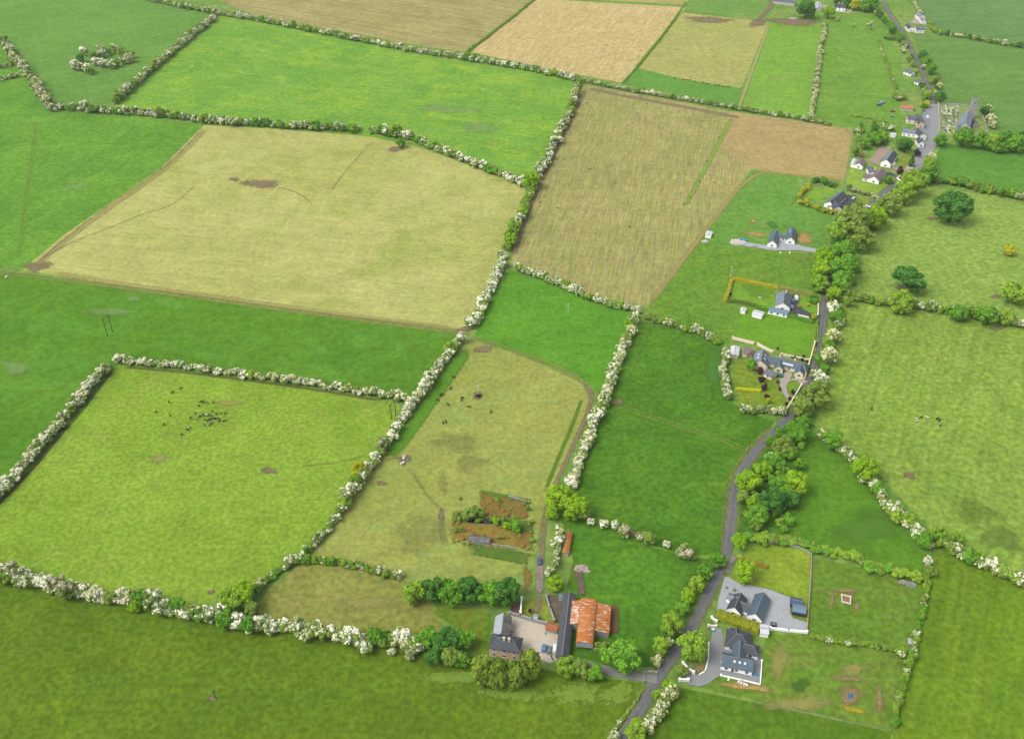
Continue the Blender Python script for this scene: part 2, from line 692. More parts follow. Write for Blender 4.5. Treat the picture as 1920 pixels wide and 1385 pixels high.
WHITE = {'white': 5, 'half': 3, 'cream': 1, 'haw': 1}
MIXED = {'white': 3, 'half': 3, 'cream': 1, 'olive': 2, 'green': 2, 'ochre': .5}
GREENY = {'white': 1, 'half': 1.5, 'olive': 3, 'green': 2.5, 'lime': 1, 'ochre': 1}
CREAM = {'cream': 4, 'half': 3, 'dusky': 2, 'haw': 2}

NAMES = {'white': 'hawthorn', 'half': 'hawthorn', 'cream': 'hawthorn', 'dusky': 'hawthorn'}
WORD = {'white': 'white flowered hawthorn', 'half': 'half green hawthorn', 'cream': 'cream flowered hawthorn', 'dusky': 'dusky flowered hawthorn',
        'haw': 'plain green bush', 'olive': 'yellowish young leaved bush', 'green': 'fresh green bush', 'lime': 'bright lime green bush', 'ochre': 'bronze leaved bush', 'dark': 'dark green bush'}

def hedge(pix, d, w, where, split=False, step=.5, hk=1.0, low=True, jit=None):
    """A hedgerow: low growth plus its bushes, one by one where the photo shows them apart."""
    pts = along(pix, d * step, d * .42, d * .18 if jit is None else jit)
    its = [(p.x, p.y, d * .5 * random.uniform(.5, 1.12), pick(w), hk * random.uniform(.8, 1.25)) for p in pts]
    if not split:
        merged_bushes('hedge', its + [(p.x, p.y, d * random.uniform(.22, .42), random.choice(['haw', 'half'] if w.get('white', 0) + w.get('cream', 0) >= 2 else ['haw', 'haw', 'olive']), random.uniform(.7, 1.1) * hk) for p in along(pix, d * .3, d * .2, d * .12)], 'flowering hedge ' + where, 'hedge')
        return
    if low:
        underlayer('hedge', pix, d * .72, d * .62, 'tangled continuous undergrowth of the hedge ' + where, cat='hedge', z=d * .35,
                   kind=['haw', 'half', 'half', 'cream', 'white'] if w.get('white', 0) + w.get('cream', 0) >= 3 else ['haw', 'haw', 'half', 'olive'])
    for x, y, R, k, h in its:
        nm = NAMES.get(k, 'hedge_bush')
        bush(Vector((x, y, 0)), R, k, WORD[k] + ' in the hedge ' + where, nm, 'bush' if nm == 'hedge_bush' else 'hawthorn', WORD[k] + ' ' + where, h)

# ================================================================== THE GROUND
def fm(*a, **k):
    return field_mat(*a, **k)

g = bpy.data.meshes.new('ground')
g.from_pydata([(-9000, -3000, 0), (9000, -3000, 0), (9000, 14000, 0), (-9000, 14000, 0)], [], [(0, 1, 2, 3)])
tag(link('ground', g, [fm('open_country', C(108, 156, 62), C(132, 170, 82), C(168, 172, 104), 0.4, 60, .5, 240, 2.0, .2)]), 'green farmland stretching away beyond the fields', None, None, 'structure')

aF2 = ang((420, 120), (1000, 205))
aF4 = ang((150, 540), (860, 615))
aF12 = ang((965, 490), (1098, 165))
aF14 = ang((890, 100), (985, 0))
aF13 = ang((480, 34), (880, 105))
aF17 = ang((1400, 195), (1455, 45))
aR = ang((1560, 690), (1610, 570))

F_GREEN1 = dict(fstr=.16)
sheet('field', [(-260, -60), (270, -10), (402, 26), (300, 112), (214, 192), (92, 204), (0, 75), (-260, 20)],
      fm('grass_far', C(106, 154, 66), C(118, 164, 74), C(130, 176, 88), ang((0, 60), (300, 20)), 5, .45, 90, 1.6, .14), 'green grass field with a ring of hawthorns, far corner')
sheet('field', [(404, 26), (660, 74), (880, 112), (1088, 152), (1030, 285), (992, 348), (900, 312), (770, 268), (560, 240), (210, 214), (215, 194), (310, 112)],
      fm('grass_lush', C(116, 170, 58), C(136, 182, 66), C(118, 172, 88), aF2, 5, .55, 80, 1.5, .15, c4=C(158, 194, 62), c4amt=.7, rows=5, rowstr=.045), 'lush bright green field between two long flowering hedges')
sheet('field', [(-260, 70), (0, 72), (95, 206), (300, 222), (384, 236), (290, 322), (45, 500), (-200, 480)],
      fm('grass_tufted', C(98, 152, 52), C(116, 170, 58), C(128, 176, 74), ang((45, 500), (380, 235)), 8, .35, 50, 1.5, .18, dots=C(156, 192, 104), dotamt=.05, dotsize=4), 'green field with pale tufts beside the big straw coloured field')
sheet('field', [(382, 235), (520, 242), (690, 256), (772, 272), (900, 316), (988, 350), (960, 455), (900, 575), (872, 618), (640, 590), (300, 546), (42, 506), (120, 440), (300, 318)],
      fm('grazed_straw', C(190, 190, 110), C(202, 200, 124), C(180, 184, 100), aF4, 4, .5, 110, 1.2, .12, c4=C(172, 182, 94), c4amt=.7, rows=2.2, rowstr=.05, hue=(.92, 1.0, .86, 1)), 'huge straw coloured grazed field in the middle of the view')
sheet('field', [(-200, 515), (42, 512), (300, 552), (640, 596), (866, 626), (800, 720), (755, 752), (480, 708), (225, 678), (150, 780), (0, 930), (-200, 1080)],
      fm('grass_deep', C(92, 142, 40), C(104, 152, 44), C(112, 158, 62), ang((0, 560), (800, 680)), 10, .3, 70, 1.4, .14, c4=C(104, 166, 60), c4amt=.5), 'deep green strip field with the twin pole, below the straw field')
sheet('field', [(222, 684), (480, 710), (752, 756), (740, 800), (640, 950), (560, 1052), (450, 1118), (330, 1142), (40, 1085), (-120, 1070), (-120, 1010), (0, 935), (150, 780)],
      fm('pasture_yellow', C(138, 174, 58), C(150, 182, 66), C(128, 168, 58), .3, 9, .3, 60, .9, .2, c4=C(160, 176, 80), c4amt=.4, hue=(1.14, 1.02, .9, 1)), 'yellow green pasture where the herd of black cattle stands')
sheet('field', [(-260, 1080), (0, 1082), (250, 1134), (560, 1188), (880, 1230), (1060, 1262), (1205, 1280), (1160, 1400), (1120, 1500), (-260, 1500)],
      fm('meadow_dark', C(100, 130, 34), C(112, 140, 38), C(92, 134, 38), .15, 12, .4, 50, 1.0, .2, dots=C(82, 118, 36), dotamt=.04, dotsize=3.5, c4=C(120, 148, 38), c4amt=.5), 'dark green meadow across the near edge of the view')
sheet('field', [(880, 642), (960, 660), (1060, 704), (1098, 722), (1108, 748), (1090, 800), (1050, 890), (1020, 960), (1000, 1040), (960, 1085), (820, 1090), (740, 1090), (640, 1075), (560, 1056), (640, 950), (750, 800), (815, 710)],
      fm('paddock', C(158, 170, 84), C(170, 178, 92), C(152, 158, 82), .5, 9, .4, 55, 1.0, .15, c4=C(156, 180, 96), c4amt=.55), 'worn olive paddock with scattered cattle and a lone pole')
sheet('field', [(560, 1060), (640, 1066), (760, 1088), (800, 1110), (830, 1185), (640, 1198), (500, 1176), (470, 1150), (500, 1110)],
      fm('paddock_low', C(148, 152, 78), C(158, 160, 84), C(142, 160, 74), .2, 9, .5, 40, 1.1, .2), 'small olive paddock above the near hedge')
sheet('field', [(955, 505), (1080, 548), (1198, 592), (1150, 690), (1130, 745), (1102, 716), (1060, 696), (890, 634), (905, 585)],
      fm('grass_strip', C(92, 154, 44), C(108, 166, 50), C(116, 172, 66), .4, 8, .3, 50, 1.2, .15), 'bright green wedge field with a small pole')
sheet('field', [(1205, 602), (1340, 636), (1366, 660), (1375, 755), (1400, 772), (1452, 790), (1420, 846), (1380, 890), (1362, 960), (1352, 1040), (1286, 1040), (1180, 1010), (1085, 960), (1072, 912), (1130, 760)],
      fm('grass_rich', C(80, 128, 38), C(94, 142, 42), C(104, 152, 56), .5, 8, .3, 42, 1.1, .2, dots=C(120, 168, 76), dotamt=.0, dotsize=2.5, c4=C(108, 148, 40), c4amt=.5), 'rich dark green field in the centre, crossed by tractor ruts')
sheet('field', [(1050, 965), (1110, 975), (1180, 1010), (1290, 1045), (1345, 1050), (1290, 1140), (1235, 1250), (1150, 1250), (1060, 1225), (1058, 1120), (1075, 1050)],
      fm('grass_barn', C(82, 132, 38), C(96, 146, 44), C(108, 156, 52), .3, 8, .3, 35, 1.0, .2, c4=C(112, 160, 48), c4amt=.4), 'green field behind the rust roofed barn')
sheet('field', [(1092, 158), (1180, 174), (1365, 208), (1600, 242), (1584, 338), (1500, 328), (1410, 318), (1320, 440), (1212, 574), (1120, 556), (956, 498), (1030, 300)],
      fm('stubble', C(166, 162, 104), C(182, 170, 116), C(158, 174, 88), aF12, 1.6, .85, 60, 1.5, .12, rows=1.2, rowstr=.16, c4=C(152, 140, 96), c4amt=.35, slen=30), 'brown striped reseeded field')
sheet('field', [(270, -60), (660, -70), (1000, -40), (992, 4), (935, 50), (876, 98), (760, 82), (480, 30)],
      fm('stubble_far', C(176, 168, 110), C(186, 174, 120), C(152, 158, 92), aF13, 6, .75, 110, 2, .1, rows=5, rowstr=.1, c4=C(158, 142, 100), c4amt=.5), 'tan ploughed field at the far edge')
sheet('field', [(1004, -2), (1286, 14), (1262, 42), (1212, 98), (1168, 156), (1000, 124), (884, 98), (940, 46)],
      fm('straw_pale', C(208, 188, 132), C(214, 194, 140), C(190, 180, 108), aF14, 2.2, .55, 60, 2, .12, rows=1.8, rowstr=.1, slen=30), 'pale straw field near the far edge')
sheet('field', [(1000, -40), (1500, -40), (1450, -2), (1290, 10), (1004, -6)],
      fm('straw_strip', C(196, 180, 120), C(176, 176, 100), C(150, 168, 84), aF13, 5, .5, 60, 2, .1), 'straw strip beyond the pale straw field')
sheet('field', [(1280, 24), (1442, 42), (1388, 168), (1290, 152), (1198, 128)],
      fm('olive_far', C(176, 180, 104), C(188, 184, 112), C(164, 176, 92), aF13, 4, .5, 60, 2, .12), 'olive grazed field with a row of cattle along its near edge')
sheet('field', [(1196, 128), (1245, 142), (1300, 152), (1392, 166), (1384, 200), (1300, 188), (1172, 160)],
      fm('green_band', C(104, 158, 66), C(116, 166, 70), None, 0, 6, .3, 60, 2, .1), 'green band below the far row of cattle')
sheet('field', [(1292, -4), (1452, -10), (1444, 36), (1360, 26), (1282, 20)],
      fm('green_far2', C(112, 160, 74), C(124, 166, 80), C(150, 170, 92), aF13, 6, .4, 60, 2, .12), 'small green field at the far edge beside the farmyard')
sheet('field', [(1444, 42), (1546, 42), (1538, 120), (1524, 222), (1392, 202)],
      fm('silage', C(128, 178, 66), C(140, 186, 70), C(118, 168, 62), aF17, 3, .6, 60, 2, .1, c4=C(150, 160, 100), c4amt=.35), 'light green field beside the cream hedge')
sheet('field', [(1552, 22), (1648, 28), (1690, 110), (1690, 190), (1690, 262), (1600, 262), (1598, 240), (1530, 224), (1542, 120)],
      fm('village_green', C(116, 160, 62), C(132, 172, 68), C(108, 160, 72), .2, 7, .4, 50, 2, .14), 'green field between the cream hedge and the village gardens')
sheet('field', [(1688, -30), (2200, -40), (2200, 110), (1920, 90), (1778, 64), (1742, 48)],
      fm('right_far', C(102, 144, 78), C(112, 152, 84), C(136, 170, 112), .2, 14, .4, 100, 2, .1), 'dull green field in the far corner')
sheet('field', [(1708, 62), (1780, 68), (1920, 92), (2200, 120), (2200, 320), (1900, 258), (1850, 224), (1772, 188), (1745, 150)],
      fm('right_mid', C(104, 146, 70), C(116, 156, 76), C(136, 172, 100), .2, 14, .35, 80, 2, .1), 'dull green field behind the church')
sheet('field', [(1765, 268), (1920, 290), (2150, 320), (2150, 400), (1920, 372), (1740, 335)],
      fm('right_strip', C(92, 148, 58), C(104, 158, 62), None, 0, 6, .3, 60, 2, .12), 'green field below the churchyard trees')
sheet('field', [(1730, 350), (1860, 366), (1920, 380), (2150, 405), (2150, 660), (1920, 606), (1760, 578), (1590, 552), (1596, 470), (1640, 400)],
      fm('oak_pasture', C(142, 176, 80), C(154, 184, 86), C(130, 170, 76), .2, 7, .35, 50, 1.4, .2), 'light green pasture with solitary dark oaks')
sheet('field', [(1586, 560), (1760, 584), (1920, 614), (2150, 660), (2150, 1200), (1920, 1094), (1760, 1010), (1620, 860), (1530, 794), (1560, 690)],
      fm('big_pasture', C(132, 168, 64), C(146, 176, 74), C(156, 182, 86), aR, 3, .6, 50, 1.2, .22, c4=C(116, 152, 64), c4amt=.5, rows=3, rowstr=.07), 'large mottled pasture beside the road')
sheet('field', [(1522, 806), (1560, 830), (1650, 935), (1740, 1045), (1728, 1078), (1560, 1030), (1400, 1000), (1400, 900), (1470, 800)],
      fm('triangle', C(92, 142, 42), C(104, 152, 46), C(116, 160, 50), .5, 7, .4, 40, 1.1, .15), 'green triangular field between two hedges')
sheet('field', [(1528, 1046), (1640, 1070), (1736, 1092), (1722, 1150), (1708, 1216), (1600, 1202), (1516, 1186)],
      fm('plot', C(102, 142, 46), C(114, 150, 50), C(132, 156, 70), .4, 6, .4, 30, 1, .2, c4=C(138, 148, 84), c4amt=.35), 'rough green plot behind the new houses')
sheet('field', [(1436, 1188), (1520, 1190), (1600, 1206), (1705, 1222), (1690, 1300), (1668, 1368), (1420, 1312), (1296, 1284), (1330, 1262), (1428, 1284)],
      fm('rough_plot', C(106, 146, 48), C(120, 152, 56), C(140, 148, 74), .3, 7, .4, 26, 1, .2, c4=C(148, 150, 84), c4amt=.3), 'rough half stripped plot beside the newest house')
sheet('field', [(1760, 1020), (1920, 1100), (2150, 1215), (2150, 1500), (1640, 1500), (1676, 1372), (1706, 1260), (1742, 1100)],
      fm('corner', C(104, 142, 38), C(116, 152, 42), C(130, 158, 50), ang((1740, 1380), (1800, 1080)), 5, .6, 45, 1, .18, rows=3.5, rowstr=.06), 'green field in the near corner')
sheet('field', [(1282, 1290), (1440, 1322), (1672, 1372), (1650, 1500), (1130, 1500), (1205, 1385), (1250, 1310)],
      fm('near_strip', C(92, 130, 36), C(104, 140, 40), C(84, 126, 40), .2, 9, .4, 45, 1, .18), 'dark green strip between the road and the wire fence')
sheet('field', [(1408, 318), (1495, 330), (1500, 372), (1570, 404), (1568, 440), (1540, 470), (1340, 462), (1318, 444)],
      fm('rough_a', C(108, 160, 66), C(122, 170, 74), C(104, 150, 64), .2, 6, .4, 40, 1.4, .16, c4=C(134, 172, 84), c4amt=.4), 'fresh green plot around the white bungalow')
sheet('field', [(1318, 440), (1345, 462), (1440, 470), (1545, 478), (1532, 545), (1452, 532), (1372, 518), (1356, 562), (1390, 580), (1366, 650), (1340, 632), (1216, 598), (1218, 572)],
      fm('rough_b', C(108, 154, 52), C(124, 162, 58), C(94, 142, 56), .5, 7, .45, 35, 1.2, .2, c4=C(134, 156, 66), c4amt=.5), 'rough grass between the bungalows')
sheet('field', [(1390, 545), (1440, 555), (1530, 570), (1532, 640), (1518, 672), (1420, 646), (1372, 632)],
      fm('lawn_green', C(112, 162, 48), C(122, 170, 54), None, 0, 5, .3, 30, 1.2, .12), 'mown green paddock between two bungalows')
sheet('field', [(1392, 905), (1440, 830), (1500, 780), (1530, 800), (1470, 860), (1500, 960), (1440, 1000), (1400, 1010), (1382, 1000)],
      fm('scrub_floor', C(76, 124, 42), C(92, 136, 48), C(108, 146, 56), .4, 5, .4, 16, 1, .25), 'scrubby ground under the roadside copse')
sheet('field', [(1300, 1050), (1350, 1046), (1300, 1150), (1262, 1225), (1236, 1262), (1222, 1250)],
      fm('verge_floor', C(80, 128, 42), C(96, 140, 46), None, 0, 5, .3, 14, 1, .25), 'grassy verge under the roadside trees')
# gardens
sheet('lawn', [(1404, 1024), (1450, 1022), (1500, 1030), (1520, 1040), (1518, 1100), (1512, 1150), (1482, 1118), (1440, 1102), (1385, 1092), (1370, 1080)],
      fm('lawn_yellow', C(136, 168, 52), C(150, 178, 58), C(158, 172, 66), .3, 6, .4, 24, .9, .16), 'yellow green lawn with the young trees', 'patch')
sheet('lawn', [(1478, 1130), (1512, 1148), (1513, 1168), (1486, 1156)], MATS.setdefault('lawn2', fm('lawn_rough', C(132, 156, 56), C(146, 160, 66), None, 0, 5, .3, 20, .9, .2)), 'scrap of grass beside the blue sheds', 'patch')
sheet('lawn', [(1376, 524), (1460, 538), (1446, 548), (1438, 574), (1412, 570), (1364, 556)], fm('lawn_d', C(118, 166, 54), C(130, 174, 60), None, 0, 5, .3, 20, 1, .14), 'square lawn inside the golden hedge', 'patch')
sheet('lawn', [(1500, 552), (1534, 558), (1532, 586), (1518, 586), (1504, 576), (1498, 566)], fm('lawn_d2', C(122, 168, 52), C(136, 172, 60), None, 0, 5, .3, 15, 1, .14), 'front lawn with a yellow shrub', 'patch')
sheet('lawn', [(1378, 670), (1400, 664), (1436, 690), (1460, 712), (1466, 740), (1478, 760), (1440, 768), (1386, 752), (1374, 715)], fm('lawn_c', C(122, 156, 48), C(138, 162, 56), C(150, 158, 72), .3, 5, .4, 22, 1, .2), 'garden lawn with copper leaved trees', 'patch')
sheet('lawn', [(1441, 692), (1450, 684), (1473, 698), (1470, 702), (1456, 704)], MATS['lawn2'], 'small front lawn by the turning circle', 'patch')
sheet('lawn', [(1480, 717), (1492, 716), (1500, 722), (1490, 738), (1482, 742), (1476, 730), (1475, 722)], fm('lawn_island', C(118, 164, 52), C(128, 170, 56), None, 0, 5, .3, 15, 1, .12), 'rounded lawn inside the gravel drive', 'paved', rounded=True)
sheet('lawn', [(1594, 310), (1612, 318), (1618, 336), (1645, 345), (1672, 326), (1698, 334), (1660, 366), (1640, 366), (1590, 350), (1584, 334)], fm('lawn_g', C(142, 178, 68), C(152, 184, 74), None, 0, 5, .3, 20, 1.4, .1), 'light lawn below the brown roofed house', 'patch')
sheet('lawn', [(1684, 300), (1702, 284), (1712, 320), (1696, 318)], MATS['lawn2'], 'strip of lawn beside the slate roofed house', 'patch')
sheet('lawn', [(1520, 352), (1560, 352), (1570, 358), (1534, 376), (1512, 374)], fm('lawn_f', C(132, 174, 62), C(142, 180, 66), None, 0, 5, .3, 20, 1.4, .1), 'back lawn inside the gorse hedge', 'patch')
sheet('lawn', [(1606, 371), (1640, 376), (1644, 380), (1622, 386), (1610, 381)], MATS['lawn2'], 'front lawn wedge by the dark drive', 'paved', rounded=True)
sheet('lawn', [(1574, 395), (1590, 386), (1612, 388), (1624, 396), (1606, 404), (1580, 404)], MATS['lawn2'], 'lawn below the dark drive', 'patch', rounded=True)
sheet('lawn', [(1840, 216), (1852, 252), (1830, 256), (1832, 220)], fm('lawn_church', C(140, 176, 70), C(150, 176, 76), None, 0, 5, .3, 20, 1.4, .12), 'grass strip on the far side of the church', 'patch')
sheet('churchyard', [(1760, 195), (1800, 199), (1838, 206), (1842, 216), (1852, 254), (1790, 258), (1761, 250)],
      fm('churchyard_grass', C(142, 166, 86), C(160, 174, 108), C(122, 158, 72), .1, 2.5, .6, 9, 1.2, .2), 'grassy churchyard full of gravestones', 'patch')
sheet('lawn', [(920, 1150), (880, 1140), (820, 1136), (812, 1150), (860, 1180), (885, 1220), (918, 1226)], fm('lawn_lodge', C(108, 150, 44), C(124, 150, 50), C(146, 136, 60), 1.3, 5, .5, 16, .9, .18), 'lawn beside the old lodge', 'patch')
sheet('lawn', [(978, 1125), (1002, 1124), (1005, 1158), (976, 1152)], MATS['lawn2'], 'grass plot behind the yard wall', 'patch')
sheet('lawn', [(1014, 1124), (1024, 1124), (1038, 1166), (1022, 1166), (1011, 1158)], MATS['lawn2'], 'grass wedge along the slanting wall', 'patch')

# ---- paved and worn surfaces
ASPH = plain('asphalt', C(124, 124, 126), .14, 1.2, .9, .1, C(140, 138, 136))
ROADL = [(1140, 1430), (1164, 1384), (1197, 1337), (1211, 1313), (1232, 1271), (1266, 1223), (1296, 1178), (1320, 1130), (1346, 1080), (1358, 1050), (1363, 1036), (1373, 967), (1377, 917), (1386, 889), (1410, 854), (1435, 825), (1452, 809), (1472, 789), (1492, 768), (1512, 727), (1526, 700), (1537, 648), (1544, 596), (1548, 553), (1553, 521), (1559, 496), (1567, 460), (1580, 432), (1602, 408), (1628, 388), (1655, 363), (1682, 340), (1702, 328), (1722, 309), (1736, 284), (1745, 258), (1749, 225), (1750, 190), (1742, 162), (1730, 138), (1714, 104), (1700, 75), (1682, 45), (1660, 15), (1650, -20)]
strip('road', ROADL, 4.2, ASPH, 'narrow grey country road winding up to the village', 'paved')
strip('road_line', ROADL[1:28], 1.1, softmat('road_wear', C(146, 146, 144), C(128, 128, 128), 6, .7, .7), 'pale worn line along the middle of the road', 'paved', [(-1, 0), (-.5, 1), (.5, 1), (1, 0)])
strip('road', [(1712, 318), (1728, 300), (1740, 278), (1748, 252), (1752, 225), (1752, 196)], 12.0, plain('street_grey', C(164, 166, 164), .12, 1.5, .9, .1), 'wide pale village street by the church', 'paved')
sheet('pavement', [(1722, 250), (1733, 205), (1742, 206), (1744, 230), (1740, 262), (1728, 290), (1720, 280)], plain('forecourt', C(146, 156, 162), .12, 1.5, .85), 'grey forecourt in front of the village houses', 'paved')
VERGE = softmat('verge_grass', C(112, 150, 54), C(150, 158, 90), 3, .8, .8)
strip('grass_verge', [(1353, 1035), (1358, 967), (1364, 915), (1374, 880), (1398, 848), (1424, 820), (1446, 800)], 3.2, VERGE, 'pale weedy verge along the inner bend of the road', 'patch', SOFT, wobble=.3)
strip('grass_verge', [(1556, 690), (1566, 648), (1568, 600)], 3.0, VERGE, 'weedy verge on the outer side of the road', 'patch', SOFT, wobble=.3)
strip('grass_verge', ROADL, 8.2, softmat('road_verge', C(126, 146, 66), C(150, 156, 92), 3, 1.0, .8), 'weedy pale verge on both sides of the road', 'patch', [(-1, 0), (-.6, .8), (0, 1), (.6, .8), (1, 0)], wobble=.25)
DIRT = softmat('track_dirt', C(146, 128, 98), C(162, 150, 108), 2.5, .9, .85)
GRTR = softmat('grassy_track', C(168, 168, 96), C(150, 156, 84), 2.5, .6, .85)
RUT = softmat('tractor_rut', C(132, 166, 66), C(142, 172, 74), 2, 1.0, .75)
MUD = softmat('mud', C(142, 122, 98), C(156, 140, 108), 3, 1.2, .9)
TRAMP = softmat('trampled', C(158, 154, 90), C(148, 146, 86), 7, 1.8, .3)
DRYG = softmat('dry_grass', C(182, 176, 104), C(168, 168, 92), 4, 1.0, .75)
LUSH = softmat('lush_strip', C(112, 164, 50), C(100, 156, 46), 3, .8, .9)
TUFT = softmat('pale_tufts', C(132, 166, 60), C(148, 180, 74), 2.2, 3.4, .85)
DAISY = softmat('pale_flowers', C(162, 196, 124), C(146, 186, 104), 7, 1.8, .5)
strip('track', [(-200, 492), (0, 510), (180, 532), (400, 562), (600, 590), (850, 622), (878, 630)], 5.5, GRTR, 'grassy farm track below the straw field', 'patch', TWIN)
strip('track', [(878, 630), (980, 664), (1060, 695), (1098, 718), (1112, 745)], 4.5, GRTR, 'grassy farm track curving past the wedge field', 'patch', TWIN)
strip('track', [(1096, 718), (1112, 742), (1098, 785), (1070, 845), (1050, 890), (1030, 930), (1020, 975), (1016, 1040), (1012, 1085)], 3.4, DIRT, 'brown dirt track running down to the lodge', 'patch', SOFT)
strip('track', [(1014, 1040), (1012, 1080), (1012, 1116)], 5.0, softmat('rough_stone', C(176, 166, 152), C(140, 128, 112), 1.5, .9, .95), 'stony track beside the ruined enclosure', 'patch', SOFT)
strip('track', [(1012, 1112), (1010, 1135), (1003, 1152)], 4.2, DIRT, 'dirt track reaching the yard gate', 'patch', SOFT)
strip('track', [(1142, 752), (1180, 768), (1240, 788), (1310, 810), (1360, 826), (1402, 846)], 4.4, RUT, 'pair of pale tractor ruts crossing the rich green field', 'patch', TWIN)
strip('track', [(66, 225), (62, 290), (46, 380), (42, 440), (32, 482)], 3.6, RUT, 'tractor ruts down the tufted field', 'patch', TWIN)
strip('track', [(1384, 205), (1415, 120), (1442, 44)], 4.5, softmat('pale_track', C(188, 186, 124), C(170, 176, 104), 4, .4, .9), 'pale track between the olive and light green fields', 'patch', SOFT)
strip('track', [(1220, 568), (1310, 448), (1408, 322), (1470, 326), (1580, 340)], 5.0, softmat('headland', C(184, 168, 108), C(170, 164, 96), 4, .5, .85), 'tan headland round the brown striped field', 'patch', SOFT)
strip('track', [(1100, 166), (1200, 186), (1300, 204), (1390, 222)], 9.0, softmat('bare_head', C(152, 138, 108), C(166, 146, 108), 6, .8, .8), 'bare strip along the top of the brown field', 'patch', SOFT)
strip('track', [(1098, 168), (1032, 302), (990, 390), (962, 480)], 6.0, softmat('bare_side', C(164, 144, 106), C(150, 136, 100), 6, .8, .8), 'bare strip along the hedge of the brown field', 'patch', SOFT)
strip('grass_strip', [(1372, 222), (1345, 275), (1312, 335), (1284, 388)], 5.0, softmat('green_gap', C(142, 172, 76), C(154, 180, 82), 4, .5, .9), 'unploughed green strip inside the brown field', 'patch', SOFT)
sheet('field', [(1410, 316), (1500, 326), (1584, 336), (1598, 244), (1366, 210), (1366, 236), (1348, 275)], fm('stubble_bare', C(184, 164, 110), C(192, 172, 118), C(172, 158, 104), ang((1400, 230), (1590, 262)), 3, .6, 50, 1.6, .12), 'bare tan field below the village')
strip('grass_strip', [(875, 652), (840, 706), (800, 760), (762, 815), (724, 858)], 12.0, LUSH, 'lush ungrazed strip along the paddock hedge', 'patch', SOFT)
strip('grass_strip', [(1092, 745), (1072, 800), (1046, 860), (1020, 925)], 2.8, softmat('track_edge', C(100, 146, 50), C(112, 150, 56), 3, 1.2, .7), 'lush green edge of the dirt track', 'patch', SOFT)
strip('ditch_shade', [(-20, 960), (44, 898), (94, 838), (136, 786), (176, 738), (214, 692)], 3.4, softmat('ditch_soil_shade', C(96, 98, 62), C(110, 116, 66), 2.5, .8, .8), 'bare soil and painted shade along the pasture hedge', 'patch', SOFT)  # ditch soil, with the hedge's shade painted into its dark colour
strip('ditch_shade', [(228, 688), (330, 696), (480, 715), (600, 732), (720, 752)], 3.2, softmat('ditch_soil_shade2', C(112, 122, 62), C(128, 130, 72), 2.5, .9, .7), 'bare ground coloured with hedge shade above the pasture', 'patch', SOFT)  # hedge shade mixed into the ground colour along this hedge foot
